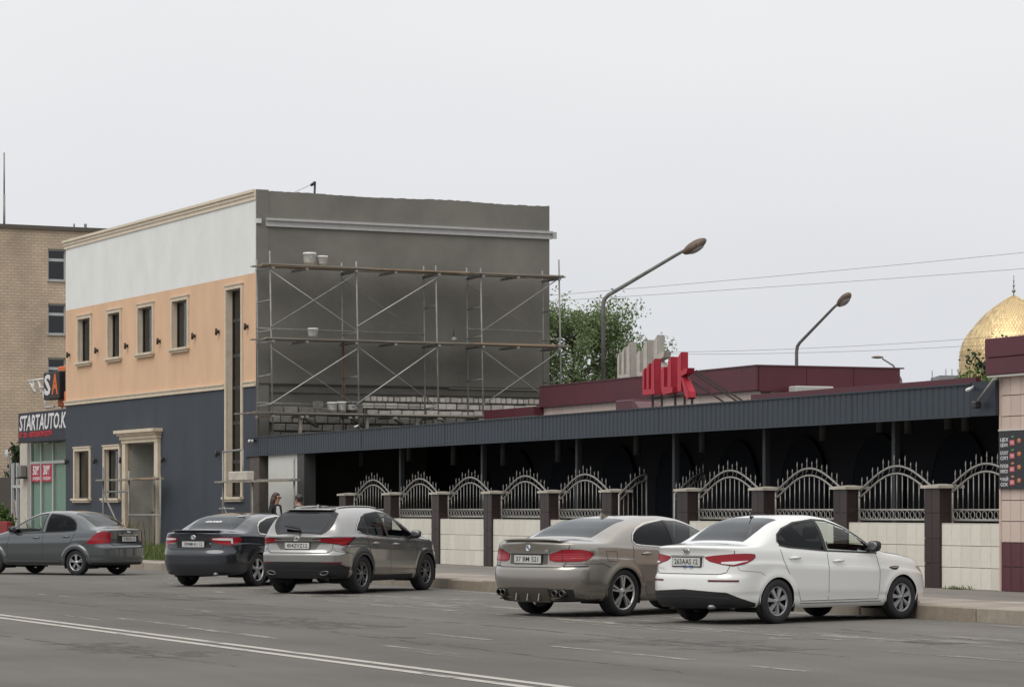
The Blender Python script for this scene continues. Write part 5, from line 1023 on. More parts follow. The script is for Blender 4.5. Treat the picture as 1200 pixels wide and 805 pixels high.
    text_obj(ptxt, fs_, PLATE_K, pp, (px-.0265, 0, pz), (R_(90), 0, R_(-90)), name='plate_lettering', depth=.0008, bold=.0012, width=pw*.84)
    sp['extras'](K, sp)
    return root

def badge_oval(K, y, z, a, b, m1, m2=None, x=None):
    c = K['c']; px = (float(c.warp(0.0, z)) if x is None else x)-c.x0; t = MB()
    t.tube([(px-.008, y+a*math.cos(q), z+b*math.sin(q)) for q in np.linspace(0, 2*math.pi, 20)], .006, 6, False)
    o = t.build('badge', m1, K['root'])
    if m2:
        t = MB(); t.add([(px-.006, y+a*math.cos(q), z+b*math.sin(q)) for q in np.linspace(0, 2*math.pi, 20)[:-1]], [tuple(range(19))]); t.build('badge_field', m2, o, fix=False)
    return o, px
def carpaint(name, col, metal, rough, coat=.8, flake=0): return mat(name, col, rough, metal, coat, dark_inside=True)
PF = [(0, .895), (.05, .94), (.13, .966), (.22, .972), (.27, .986), (.5, .997), (.745, 1.004), (.775, .990), (.90, .978), (.96, .966), (1, .948)]
MID = lambda L: [(0, .955), (.9, .985), (L*.5, 1.0), (L-.9, .99), (L, .955)]

# ---------------------------------------------------------------- white saloon
def kia_extras(K, sp):
    c, root, plan, strip, side = K['c'], K['root'], K['plan'], K['strip'], K['side']
    for sd in (-1, 1):
        tl = plan('tail_light', RED_L, [(.33, .905), (.50, .925), (.75, .945), (.90, .950), (1.04, .947), (1.10, .938)], [(.33, .885), (.40, .85), (.58, .81), (.74, .79), (.90, .815), (1.04, .865), (1.10, .90)], .008, sd, 50, 8)
        plan('reversing_lens', CLEAR_L, [(.58, .836), (.96, .858)], [(.58, .815), (.74, .803), (.96, .852)], .011, sd, 24, 5, tl)
        plan('light_rim', RED_D, [(.33, .908), (.50, .928), (.75, .948), (.90, .953), (1.04, .950), (1.11, .940)], [(.33, .882), (.40, .843), (.58, .803), (.74, .782), (.90, .808), (1.04, .858), (1.11, .895)], .005, sd, 50, 6, tl)
        plan('reflector', RED_D, [(.42, .60), (.86, .60)], [(.42, .575), (.86, .575)], .006, sd, 20, 3)
        strip('bumper_gap', GAPM, [(.80, .785), (.83, .73), (1.22, .70), (1.45, .60)], sd, .004, .003, uv=True)
        # side repeater vent on the wing
        xv = 3.34; P_ = [(xv-.10, .735), (xv-.02, .748), (xv+.09, .752), (xv+.12, .742)]
        side('wing_vent', PLASTIC, P_, [(xv-.10, .725), (xv-.02, .70), (xv+.06, .695), (xv+.12, .735)], sd, .005, 12, 4)
        strip('vent_chrome', CHROME, [(xv-.08, .728), (xv+.09, .735)], sd, .012, .008)
        # black roof-line frame round the doors
        strip('sill_gap', GAPM, [(1.42, .265), (3.1, .265)], sd, .008, .003)
    lid = plan('boot_lid', sp['paint'], [(-.70, 1.0), (.70, 1.0)], [(-.64, .70), (-.55, .68), (.55, .68), (.64, .70)], .002, 1, 50, 10)
    strip('boot_gap', GAPM, [(-.78, .99), (-.70, .80), (-.66, .70), (-.58, .675), (.58, .675), (.66, .70), (.70, .80), (.78, .99)], 1, .008, .004, lid, uv=True)
    plan('bumper_valance', PLASTIC, [(-1.34, .27), (-1.1, .30), (-.9, .355), (-.7, .435), (0, .47), (.7, .435), (.9, .355), (1.1, .30), (1.34, .27)], [(-1.34, .245), (-.7, .222), (0, .215), (.7, .222), (1.34, .245)], .006, 1, 80, 8)
    strip('valance_crease', mat('plastic_edge', (.03, .03, .032), .4), [(-.75, .36), (0, .38), (.75, .36)], 1, .02, .009, uv=True)
    pl = plan('plate_recess', mat('recess_white', (.55, .55, .54), .35, coat=.5), [(-.30, .905), (.30, .905)], [(-.30, .765), (.30, .765)], .004, 1, 12, 4)
    strip('plate_bar', mat('bar_grey', (.28, .28, .27), .3, .5), [(-.32, .912), (.32, .912)], 1, .022, .012, uv=True)
    o, px = badge_oval(K, .02, .985, .062, .033, CHROME, PLASTIC)
    text_obj('KIA', .045, CHROME, o, (px-.009, .02, .985), (R_(90), 0, R_(-90)), depth=.001, bold=.001)
    text_obj('RIO', .045, CHROME, root, (float(c.warp(0., .74))-c.x0-.004, .46, .745), (R_(90), 0, R_(-90)), name='model_lettering', depth=.001)
    a = MB(); xx, zz = 1.33-c.x0, float(c.ftop(1.33)); a.bbox(xx-.03, xx+.03, -.02, .02, zz-.01, zz+.02, .008); a.tube([(xx, 0, zz+.01), (xx-.13, 0, zz+.10)], .006, 5); a.build('aerial', PLASTIC, root)
    e = MB(); e.tube([(.02-c.x0, -.45, .235), (.35-c.x0, -.45, .25)], .03, 10); e.build('exhaust', ALLOY_D, root)
    # stickers along the plate's foot
    for yy in (.03, -.09):
        t = MB(); z = .775; t.box(float(c.warp(0., z))-c.x0-.024, float(c.warp(0., z))-c.x0-.012, yy-.03, yy+.03, z-.012, z+.012); t.build('plate_sticker', mat('sticker_blue', (.03, .06, .25), .5), root)

KIA = dict(L=4.37, W=.85, wb=2.57, axle=.955, arch=.345, R=.305, rim=.20, tw=.185, track=1.50, tum=.42, nx=2.6,
    top=[(0, 1.035), (.05, 1.055), (.15, 1.065), (.45, 1.085), (.58, 1.115), (.85, 1.25), (1.12, 1.375), (1.4, 1.44), (1.75, 1.468), (2.0, 1.468), (2.3, 1.44), (2.55, 1.365), (2.95, 1.15), (3.16, 1.03), (3.3, .985), (3.7, .94), (4.05, .88), (4.28, .79), (4.37, .71)],
    belt=[(0, 1.02), (.3, 1.02), (.7, 1.025), (1.2, 1.005), (2.2, .95), (3.0, .915), (3.4, .88), (3.9, .82), (4.37, .69)],
    sill=[(0, .22), (.5, .23), (1.4, .205), (3.2, .20), (3.9, .19), (4.37, .20)],
    rear=(.50, 3.0), front=(.62, 2.7), mid=MID(4.37), pf=PF,
    xr=[(.2, .10), (.30, .03), (.45, 0), (.62, .01), (.68, .045), (.80, .06), (.95, .07), (1.03, .045), (1.1, .045)], xf=[(.2, .08), (.45, 0), (.6, .04), (.75, .1)],
    paint=carpaint('paint_white', (.68, .68, .655), 0, .25, 1), style=dict(n=7, kind='blade', mat=mat('hubcap_grey', (.30, .30, .31), .4, .4)),
    rear_glass=(.60, 1.30, 1.12), windshield=(2.40, 3.14, 1.1),
    windows=[dict(mat=GL_DARK, top=[(1.02, 1.12), (1.07, 1.19), (1.2, 1.265), (1.5, 1.345), (1.92, 1.385)], bot=[(1.02, 1.09), (1.07, 1.05), (1.2, 1.035), (1.92, .985)]),
             dict(mat=GL_CLEAR, top=[(1.98, 1.385), (2.2, 1.37), (2.5, 1.275), (2.8, 1.115), (2.98, .985)], bot=[(1.98, .982), (2.98, .945)])],
    trims=[('window_frame', PLASTIC, [(1.95, 1.385), (1.95, .985)], .07), ('window_frame', PLASTIC, [(1.01, 1.10), (1.06, 1.195), (1.2, 1.275), (1.5, 1.356), (1.95, 1.398), (2.2, 1.382), (2.5, 1.288), (2.8, 1.13), (2.99, .98)], .022), ('window_sill', PLASTIC, [(1.03, 1.06), (1.2, 1.03), (1.95, .975), (3.02, .935)], .02), ('mirror_sail', PLASTIC, [(2.90, .99), (3.0, .95)], .06)],
    doors=[dict(z0=.30, z1=1.0, back=[(.30, 1.43), (.42, 1.38), (.62, 1.22), (.80, 1.10), (1.0, 1.03)], front=[(.30, 1.98), (1.0, 1.96)], handle=(1.30, .885)),
           dict(z0=.30, z1=.95, back=[(.30, 1.98), (1.0, 1.96)], front=[(.30, 3.02), (.6, 3.04), (.95, 2.98)], handle=(2.17, .835))],
    mirror=(2.82, .985), mirror_mat=PLASTIC, head=([(3.93, .745), (4.05, .745), (4.24, .60)], [(3.93, .72), (4.05, .67), (4.24, .575)]), seats=(1.45, 2.25, 1.10),
    plate=(0, .835, '263AAS 12', .52, .112, .10), extras=kia_extras)

# ---------------------------------------------------------------- bronze-grey saloon with four tailpipes
def bmw_extras(K, sp):
    c, root, plan, strip, side, over = K['c'], K['root'], K['plan'], K['strip'], K['side'], K['over']
    for sd in (-1, 1):
        tl = plan('tail_light', RED_L, [(.40, .895), (.51, .925), (.60, .96), (.86, .965), (.98, .95), (1.07, .92)], [(.40, .815), (.50, .795), (.60, .795), (.86, .80), (.98, .825), (1.07, .885)], .008, sd, 50, 8)
        plan('light_rim', RED_D, [(.39, .901), (.51, .932), (.60, .967), (.86, .971), (.98, .956), (1.08, .925)], [(.39, .81), (.50, .788), (.60, .788), (.86, .793), (.98, .818), (1.08, .88)], .005, sd, 50, 6, tl)
        for k in range(3): strip('light_bar', mat('tail_glow_bar', (.42, .02, .03), .2, coat=1), [(.44+.03*k, .835+.033*k), (.60, .837+.034*k), (.92, .84+.033*k)], sd, .008, .0105, tl, uv=True)
        strip('light_split', GAPM, [(.605, .79), (.595, .968)], sd, .008, .0115, tl, uv=True)
        plan('bumper_vent', PLASTIC, [(.62, .735), (1.0, .74)], [(.62, .715), (1.0, .72)], .005, sd, 14, 3)
        plan('reflector', RED_D, [(1.12, .72), (1.22, .72)], [(1.12, .695), (1.22, .695)], .006, sd, 6, 3) if sd > 0 else None
        strip('bumper_gap', GAPM, [(.60, .765), (1.28, .765), (1.48, .70)], sd, .007, .003, uv=True)
        strip('fuel_flap', GAPM, [(.70, .94), (.94, .935), (.95, .80), (.72, .80), (.70, .94)], sd, .006, .003) if sd < 0 else None
        e = MB()
        for yy in (.50, .615): e.lathe([(.036, .0), (.042, -.006), (.05, 0), (.05, .16), (.04, .16), (.04, .01)], 16, 'x', (float(c.warp(0., .36))-c.x0+(.045 if yy > .56 else .01), yy*sd, .345))
        e.build('exhaust', mat('pipe_black', (.12, .11, .10), .25, .9), root)
        plan('pipe_recess', GAPM, [(.40, .405), (.80, .40)], [(.40, .29), (.80, .285)], .004, sd, 12, 4)
    lid = plan('boot_lid', sp['paint'], [(-.66, 1.03), (.66, 1.03)], [(-.62, .73), (-.5, .715), (.5, .715), (.62, .73)], .002, 1, 50, 10)
    strip('boot_gap', GAPM, [(-.74, 1.03), (-.67, .93), (-.645, .75), (-.58, .712), (.58, .712), (.645, .75), (.67, .93), (.74, 1.03)], 1, .008, .004, lid, uv=True)
    plan('diffuser', mat('diffuser_bronze', (.13, .12, .10), .4, .6), [(-.40, .42), (.40, .42)], [(-.34, .215), (.34, .215)], .012, 1, 24, 6)
    for yy in (-.22, 0, .22):
        f = MB(); xx = float(c.warp(0., .3))-c.x0; f.prism([(xx-.05, .235), (xx-.02, .40), (xx+.05, .40), (xx+.05, .235)], yy-.008, yy+.008); f.build('diffuser_fin', sp['paint'], root)
    plan('sill_shadow', GAPM, [(-1.35, .26), (-.4, .235), (.4, .235), (1.35, .26)], [(-1.35, .235), (-.4, .215), (.4, .215), (1.35, .235)], .004, 1, 50, 3)
    # boot-lip spoiler
    s = MB(); n = 25; ys = np.linspace(-.56, .56, n); pts = []
    xs = np.array([float(c._xr(np.array([abs(q)/c.W]))[0]) for q in ys])
    for q, xx in zip(ys, xs):
        zt = float(c.up(np.array([.16]), np.array([2-abs(q)*.9]))[1][0]); xx += .045; e_ = (abs(q)/.56)**3*.02; pts += [(xx+.015-c.x0, q, zt+.022-e_), (xx+.10-c.x0, q, zt+.028-e_), (xx+.24-c.x0, q, zt+.004), (xx+.05-c.x0, q, zt-.01)]
    s.add(pts, [(4*i+a, 4*i+b, 4*i+4+b, 4*i+4+a) for i in range(n-1) for a, b in ((0, 1), (1, 2), (2, 3), (3, 0))]+[(0, 1, 2, 3), tuple(4*(n-1)+k for k in (3, 2, 1, 0))], True); s.build('boot_spoiler', sp['paint'], root)
    pl = plan('plate_recess', mat('recess_bronze', (.10, .095, .085), .4, .5), [(-.36, .895), (.36, .895)], [(-.31, .755), (.31, .755)], .004, 1, 12, 4)
    strip('plate_bar', PLASTIC, [(-.37, .90), (.37, .90)], 1, .014, .012, uv=True)
    o, px = badge_oval(K, 0, .985, .041, .041, CHROME, PLATE_W)
    for q0 in (0, math.pi):
        t = MB(); t.add([(px-.0075, 0, .985)]+[(px-.0075, .028*math.cos(q0+a), .985+.028*math.sin(q0+a)) for a in np.linspace(0, math.pi/2, 7)], [tuple(range(8))]); t.build('badge_quarter', mat('badge_blue', (.02, .10, .35), .4), o, fix=False)
    text_obj('M5', .055, CHROME, root, (px-.004, -.36, .945), (R_(90), 0, R_(-90)), name='model_lettering', depth=.001, bold=.001)
    a = MB(); xx, zz = 1.72-c.x0, float(c.ftop(1.72)); a.prism([(xx-.10, zz-.005), (xx-.09, zz+.05), (xx-.05, zz+.045), (xx+.09, zz-.005)], -.016, .016); a.build('shark_fin_aerial', sp['paint'], root)

CH2 = mat('trim_bright', (.62, .60, .56), .22, .9)
BMW = dict(L=4.91, W=.945, wb=2.964, axle=1.09, arch=.375, R=.345, rim=.255, tw=.255, track=1.61, tum=.44, nx=2.5, flare=.02,
    top=[(0, 1.065), (.05, 1.085), (.2, 1.10), (.6, 1.12), (.74, 1.15), (1.05, 1.275), (1.35, 1.375), (1.65, 1.425), (2.05, 1.452), (2.4, 1.452), (2.7, 1.425), (2.98, 1.345), (3.4, 1.14), (3.62, 1.045), (3.8, 1.005), (4.3, .93), (4.65, .84), (4.83, .75), (4.91, .68)],
    belt=[(0, 1.04), (.35, 1.04), (.8, 1.03), (1.4, 1.0), (2.4, .955), (3.3, .93), (3.8, .90), (4.4, .80), (4.91, .66)],
    sill=[(0, .215), (.5, .235), (1.5, .215), (3.6, .20), (4.3, .18), (4.91, .20)],
    rear=(.58, 2.8), front=(.85, 2.4), mid=MID(4.91), pf=PF,
    xr=[(.2, .13), (.28, .08), (.42, .015), (.55, 0), (.68, .01), (.74, .045), (.9, .06), (1.03, .05), (1.1, .045)], xf=[(.2, .08), (.45, 0), (.6, .04), (.75, .1)],
    paint=carpaint('paint_bronze', (.30, .278, .245), .8, .27, 1), style=dict(n=5, kind='double', mat=mat('alloy_mid', (.50, .50, .49), .34, .7)),
    rear_glass=(.76, 1.52, 1.12), windshield=(2.82, 3.60, 1.1),
    windows=[dict(mat=GL_DARK, top=[(1.36, 1.10), (1.42, 1.17), (1.55, 1.245), (1.8, 1.315), (2.25, 1.37)], bot=[(1.36, 1.08), (1.42, 1.045), (1.55, 1.03), (2.25, .99)]),
             dict(mat=glass('glass_mid', (.22, .24, .23)), top=[(2.31, 1.372), (2.6, 1.36), (2.9, 1.27), (3.15, 1.15), (3.40, 1.0)], bot=[(2.31, .987), (3.40, .955)])],
    trims=[('window_frame', PLASTIC, [(2.28, 1.37), (2.28, .99)], .07), ('window_chrome', CH2, [(1.52, 1.02), (1.40, 1.035), (1.345, 1.085), (1.41, 1.185), (1.54, 1.265), (1.8, 1.335), (2.28, 1.388), (2.6, 1.376), (2.9, 1.285), (3.15, 1.165), (3.42, .995)], .018), ('window_sill', CH2, [(1.50, 1.02), (2.28, .978), (3.44, .945)], .016)],
    doors=[dict(z0=.30, z1=1.02, back=[(.30, 1.62), (.42, 1.57), (.62, 1.40), (.80, 1.30), (1.02, 1.33)], front=[(.30, 2.30), (1.0, 2.28)], handle=(1.60, .90)),
           dict(z0=.30, z1=.97, back=[(.30, 2.30), (1.0, 2.28)], front=[(.30, 3.42), (.6, 3.46), (.95, 3.42)], handle=(2.52, .87))],
    mirror=(3.22, 1.0), head=([(4.35, .80), (4.5, .79), (4.72, .66)], [(4.35, .75), (4.5, .70), (4.72, .62)]), seats=(1.75, 2.65, 1.08),
    plate=(0, .825, '37 BM 521', .52, .112, .10), extras=bmw_extras)

# ---------------------------------------------------------------- silver-bronze crossover
def lexus_extras(K, sp):
    c, root, plan, strip, side, over = K['c'], K['root'], K['plan'], K['strip'], K['side'], K['over']
    for sd in (-1, 1):
        tl = plan('tail_light', RED_L, [(.36, 1.02), (.6, 1.045), (.85, 1.055), (1.12, 1.06), (1.30, 1.055)], [(.36, 1.005), (.55, .975), (.72, .955), (.90, .925), (1.0, .91), (1.05, .96), (1.30, 1.045)], .010, sd, 50, 8)
        plan('light_smoke', mat('tail_smoke', (.02, .008, .009), .12, coat=1), [(.34, 1.035), (.6, 1.062), (.85, 1.072), (1.12, 1.075), (1.40, 1.07)], [(.34, 1.0), (.55, .962), (.72, .94), (.90, .905), (1.02, .87), (1.08, .935), (1.40, 1.06)], .006, sd, 50, 6, tl)
        strip('light_bar', mat('tail_glow_bar', (.42, .02, .03), .2, coat=1), [(.46, 1.005), (.72, .985), (.95, .955)], sd, .012, .0125, tl, uv=True)
        plan('reflector', RED_D, [(.55, .605), (.92, .605)], [(.55, .585), (.92, .575)], .008, sd, 14, 3)
        strip('bumper_gap', GAPM, [(.72, .86), (.78, .80), (1.2, .765), (1.42, .70)], sd, .007, .003, uv=True)
        # black wheel-arch cladding
        for ax in (sp['axle'], sp['axle']+sp['wb']):
            a = np.linspace(-.28, math.pi+.28, 40); rr = np.linspace(sp['arch']-.004, sp['arch']+.062, 4)[:, None]
            X_ = ax+np.cos(a)[None]*rr; Z_ = sp['R']*.985+np.sin(a)[None]*rr*1.0; Z_ = np.maximum(Z_, .23)
            yy = c.yside(X_, Z_)+sp['flare']*np.exp(-((np.hypot(X_-ax, Z_-sp['R']*.985)-sp['arch'])/.07)**2)
            P_ = np.stack([c.warp(X_, Z_)-c.x0, yy*sd, Z_], -1); o = K['sheet']('arch_cladding', PLASTIC, P_, .006)
        side('sill_cladding', PLASTIC, [(1.42, .36), (2.0, .345), (3.05, .345)], [(1.42, .235), (3.05, .235)], sd, .008, 24, 5)
        e = MB(); px = float(c.warp(0., .40))-c.x0+.03
        e.tube([(px, (.56+.085*math.cos(q))*sd, .40+.035*math.sin(q)+.012*math.cos(q)) for q in np.linspace(0, 2*math.pi, 18)], .008, 6, False); e.build('exhaust_trim', ALLOY_D, root)
        r = MB(); zz = lambda x: float(c.up(np.array([x]), np.array([1.22]))[1][0]); yy = lambda x: float(c.up(np.array([x]), np.array([1.22]))[0][0])
        xs = np.linspace(.75, 2.45, 16); r.tube([(x-c.x0, yy(x)*sd, zz(x)+(.014 if 0 < i < 15 else -.004)) for i, x in enumerate(xs)], .013, 8); r.build('roof_rail', mat('satin_metal', (.6, .6, .58), .25, .9), root)
    lid = plan('tailgate', sp['paint'], [(-.70, 1.10), (.70, 1.10)], [(-.66, .80), (-.55, .775), (.55, .775), (.66, .80)], .002, 1, 50, 10)
    strip('tailgate_gap', GAPM, [(-.80, 1.08), (-.72, .93), (-.68, .80), (-.58, .772), (.58, .772), (.68, .80), (.72, .93), (.80, 1.08)], 1, .009, .004, lid, uv=True)
    plan('bumper_valance', PLASTIC, [(-1.36, .48), (-1.0, .53), (-.8, .605), (0, .61), (.8, .605), (1.0, .53), (1.36, .48)], [(-1.36, .30), (-.8, .30), (0, .30), (.8, .30), (1.36, .30)], .007, 1, 80, 8)
    strip('valance_crease', mat('plastic_edge', (.03, .03, .032), .4), [(-.75, .44), (0, .455), (.75, .44)], 1, .016, .011, uv=True)
    # number-plate recess, its shade put into a darker flat sheet; bright bar
    plan('plate_recess', mat('recess_shade', (.13, .125, .115), .4, .5), [(-.50, .992), (.50, .992)], [(-.50, .97), (-.37, .835), (.37, .835), (.50, .97)], .0035, 1, 24, 6)
    strip('tailgate_bar', mat('satin_metal', (.6, .6, .58), .25, .9), [(-.5, 1.012), (.5, 1.012)], 1, .022, .014, uv=True)
    strip('crease_highlight', mat('satin_metal', (.6, .6, .58), .25, .9), [(-.58, .80), (.58, .80)], 1, .022, .006, uv=True)  # bright strip painted on as the highlight along the lower crease
    o, px = badge_oval(K, 0, 1.035, .055, .038, CHROME)
    t = MB(); t.tube([(px-.010, .012, 1.058), (px-.010, .03, 1.018), (px-.010, -.03, 1.018)], .006, 5); t.build('badge_letter', CHROME, o)
    # roof spoiler with black flanks, rear wiper
    s = MB(); n = 21; ys = np.linspace(-.50, .50, n); pts = []
    for q in ys:
        k = (abs(q)/.50)**3; zt = float(c.up(np.array([.62]), np.array([2-abs(q)*1.05]))[1][0]); pts += [(.465+.06*k-c.x0, q, zt-.022), (.455+.06*k-c.x0, q, zt-.008), (.66-c.x0, q, zt+.012), (.66-c.x0, q, zt-.02)]
    s.add(pts, [(4*i+a, 4*i+b, 4*i+4+b, 4*i+4+a) for i in range(n-1) for a, b in ((0, 1), (1, 2), (2, 3), (3, 0))]+[(0, 1, 2, 3), tuple(4*(n-1)+k for k in (3, 2, 1, 0))], True); s.build('roof_spoiler', sp['paint'], root)
    over('tailgate_frame', PLASTIC, .085, .545, .97, .0025)
    over('rear_glazing', glass('glass_over_black', (.12, .12, .125), 1.75), .125, .43, 1.14, .006)
    w = MB(); f_ = lambda x: float(c.ftop(x))
    w.tube([(.13-c.x0, 0, f_(.13)+.02), (.17-c.x0, .02, f_(.17)+.03), (.20-c.x0, .34, f_(.20)+.028)], [.03, .022, .014], 8); w.build('rear_wiper', PLASTIC, root)
    a = MB(); xx, zz = .95-c.x0, float(c.ftop(.95)); a.prism([(xx-.10, zz-.005), (xx-.09, zz+.05), (xx-.05, zz+.045), (xx+.09, zz-.005)], -.016, .016); a.build('shark_fin_aerial', sp['paint'], root)

LEX = dict(L=4.63, W=.92, wb=2.66, axle=.97, arch=.40, R=.365, rim=.235, tw=.225, track=1.59, tum=.42, nx=2.6, flare=.03,
    top=[(0, 1.085), (.05, 1.105), (.10, 1.135), (.30, 1.37), (.42, 1.50), (.52, 1.565), (.65, 1.595), (1.0, 1.628), (1.5, 1.645), (2.0, 1.642), (2.35, 1.61), (2.65, 1.525), (3.1, 1.29), (3.35, 1.165), (3.55, 1.115), (4.0, 1.06), (4.35, .97), (4.55, .85), (4.63, .76)],
    belt=[(0, 1.075), (.4, 1.09), (.9, 1.10), (1.4, 1.075), (2.4, 1.03), (3.3, 1.0), (3.7, .985), (4.2, .90), (4.63, .74)],
    sill=[(0, .30), (.5, .30), (1.4, .245), (3.2, .24), (4.0, .24), (4.63, .28)],
    rear=(.52, 3.0), front=(.85, 2.4), mid=MID(4.63), pf=PF,
    xr=[(.2, .14), (.30, .09), (.42, .04), (.60, 0), (.74, .0), (.80, .055), (.95, .075), (1.06, .04), (1.2, .05)], xf=[(.2, .08), (.45, 0), (.6, .04), (.75, .1)],
    paint=carpaint('paint_silver_bronze', (.315, .308, .292), .8, .27, 1), style=dict(n=5, kind='vee', mat=ALLOY_D), cup_mat=None,
    rear_glass=(.13, .42, 1.16), windshield=(2.52, 3.32, 1.1),
    windows=[dict(mat=glass('glass_crossover_dark', (.05, .052, .055), 1.13), top=[(.86, 1.20), (.98, 1.28), (1.2, 1.40), (1.5, 1.475), (2.02, 1.515)], bot=[(.86, 1.18), (.98, 1.165), (1.2, 1.125), (2.02, 1.07)]),
             dict(mat=glass('glass_crossover', (.70, .74, .71), 1.13), top=[(2.09, 1.515), (2.35, 1.49), (2.65, 1.395), (2.95, 1.245), (3.16, 1.10)], bot=[(2.09, 1.066), (3.16, 1.03)])],
    trims=[('window_frame', PLASTIC, [(2.055, 1.51), (2.055, 1.065)], .08), ('window_chrome', CH2, [(1.0, 1.145), (.84, 1.185), (.97, 1.295), (1.2, 1.42)], .02), ('window_frame', PLASTIC, [(1.2, 1.412), (1.5, 1.49), (2.05, 1.53), (2.35, 1.505), (2.65, 1.41), (2.95, 1.26), (3.17, 1.10)], .024), ('window_sill', PLASTIC, [(.92, 1.155), (1.2, 1.115), (2.05, 1.06), (3.2, 1.02)], .018), ('quarter_pillar', PLASTIC, [(1.32, 1.44), (1.26, 1.12)], .05)],
    doors=[dict(z0=.37, z1=1.07, back=[(.37, 1.52), (.5, 1.46), (.7, 1.32), (.9, 1.22), (1.07, 1.18)], front=[(.37, 2.10), (1.0, 2.07)], handle=(1.50, .945)),
           dict(z0=.37, z1=1.04, back=[(.37, 2.10), (1.0, 2.07)], front=[(.37, 3.12), (.7, 3.2), (1.02, 3.18)], handle=(2.32, .92))],
    mirror=(3.0, 1.06), mirror_mat=mat('paint_mirror_dark', (.10, .095, .085), .35, .6), head=([(4.1, .88), (4.3, .87), (4.48, .74)], [(4.1, .84), (4.3, .78), (4.48, .70)]), seats=(1.55, 2.4, 1.22),
    plate=(0, .905, '404ZVZ12', .52, .112, .10), extras=lexus_extras)
LEX['cup_mat'] = LEX['paint']

# ---------------------------------------------------------------- dark grey-blue saloon
def camry_extras(K, sp):
    c, root, plan, strip, side, over = K['c'], K['root'], K['plan'], K['strip'], K['side'], K['over']
    for sd in (-1, 1):
        tl = plan('tail_light', RED_L, [(.40, .965), (.6, .985), (.85, .985), (1.02, .98), (1.09, .95)], [(.40, .93), (.55, .855), (.68, .835), (.85, .835), (.97, .86), (1.09, .93)], .008, sd, 50, 8)
        plan('reversing_lens', CLEAR_L, [(.44, .96), (.6, .968), (.82, .965)], [(.44, .938), (.6, .925), (.82, .92)], .011, sd, 24, 5, tl)
        plan('lens_leg', CLEAR_L, [(.81, .965), (.85, .965)], [(.81, .865), (.85, .86)], .0115, sd, 3, 5, tl)
        strip('bumper_gap', GAPM, [(.66, .80), (1.2, .80), (1.45, .72)], sd, .007, .003, uv=True)
    lid = plan('boot_lid', sp['paint'], [(-.66, 1.05), (.66, 1.05)], [(-.60, .76), (-.5, .745), (.5, .745), (.60, .76)], .002, 1, 50, 10)
    strip('boot_gap', GAPM, [(-.74, 1.03), (-.67, .93), (-.645, .78), (-.58, .742), (.58, .742), (.645, .78), (.67, .93), (.74, 1.03)], 1, .008, .004, lid, uv=True)
    plan('plate_recess', mat('recess_dark', (.015, .016, .018), .4, .4), [(-.40, .91), (.40, .91)], [(-.33, .77), (.33, .77)], .004, 1, 12, 4)
    s = MB(); n = 21; ys = np.linspace(-.54, .54, n); pts = []
    for q in ys:
        xx = float(c._xr(np.array([abs(q)/c.W]))[0])+.045; zt = float(c.up(np.array([.16]), np.array([2-abs(q)*.9]))[1][0]); pts += [(xx+.0-c.x0, q, zt+.025), (xx+.10-c.x0, q, zt+.03), (xx+.24-c.x0, q, zt+.004), (xx+.05-c.x0, q, zt-.01)]
    s.add(pts, [(4*i+a, 4*i+b, 4*i+4+b, 4*i+4+a) for i in range(n-1) for a, b in ((0, 1), (1, 2), (2, 3), (3, 0))]+[(0, 1, 2, 3), tuple(4*(n-1)+k for k in (3, 2, 1, 0))], True); s.build('boot_spoiler', sp['paint'], root)
    o, px = badge_oval(K, 0, .985, .055, .038, CHROME); t = MB()
    for a, b, zz in ((.024, .034, .985), (.045, .014, 1.0)): t.tube([(px-.010, a*math.cos(q), zz+b*math.sin(q)) for q in np.linspace(0, 2*math.pi, 16)], .005, 5, False)
    t.build('badge_letter', CHROME, o)
    text_obj('CAMRY', .05, CHROME, root, (px-.004, .50, .86), (R_(90), 0, R_(-90)), name='model_lettering', depth=.001)
    text_obj('SE', .05, CHROME, root, (px-.004, -.40, .86), (R_(90), 0, R_(-90)), name='model_lettering', depth=.001)
    # white sticker letters across the rear window
    xx = .93; z = float(c.ftop(xx)); sl = math.atan2(float(c.ftop(1.0)-c.ftop(.7)), .3); rot = Matrix.Rotation(R_(-90), 3, 'Z') @ Matrix.Rotation(sl, 3, 'X')
    t = text_obj('GORR', .085, mat('sticker_white', (.7, .7, .7), .6), root, (xx-c.x0-.004, .10, z+.007), (0, 0, 0), name='window_lettering', depth=.001, bold=.004, shear=.35, width=.38); t.rotation_euler = rot.to_euler()
    b = MB(); z2 = float(c.ftop(1.22)); b.box(1.18-c.x0, 1.26-c.x0, -.46, -.32, z2-.004, z2+.014); b.build('window_sticker', mat('sticker_white', (.7, .7, .7), .6), root)
    e = MB(); e.tube([(.05-c.x0, -.5, .25), (.4-c.x0, -.5, .27)], .035, 10); e.build('exhaust', ALLOY_D, root)

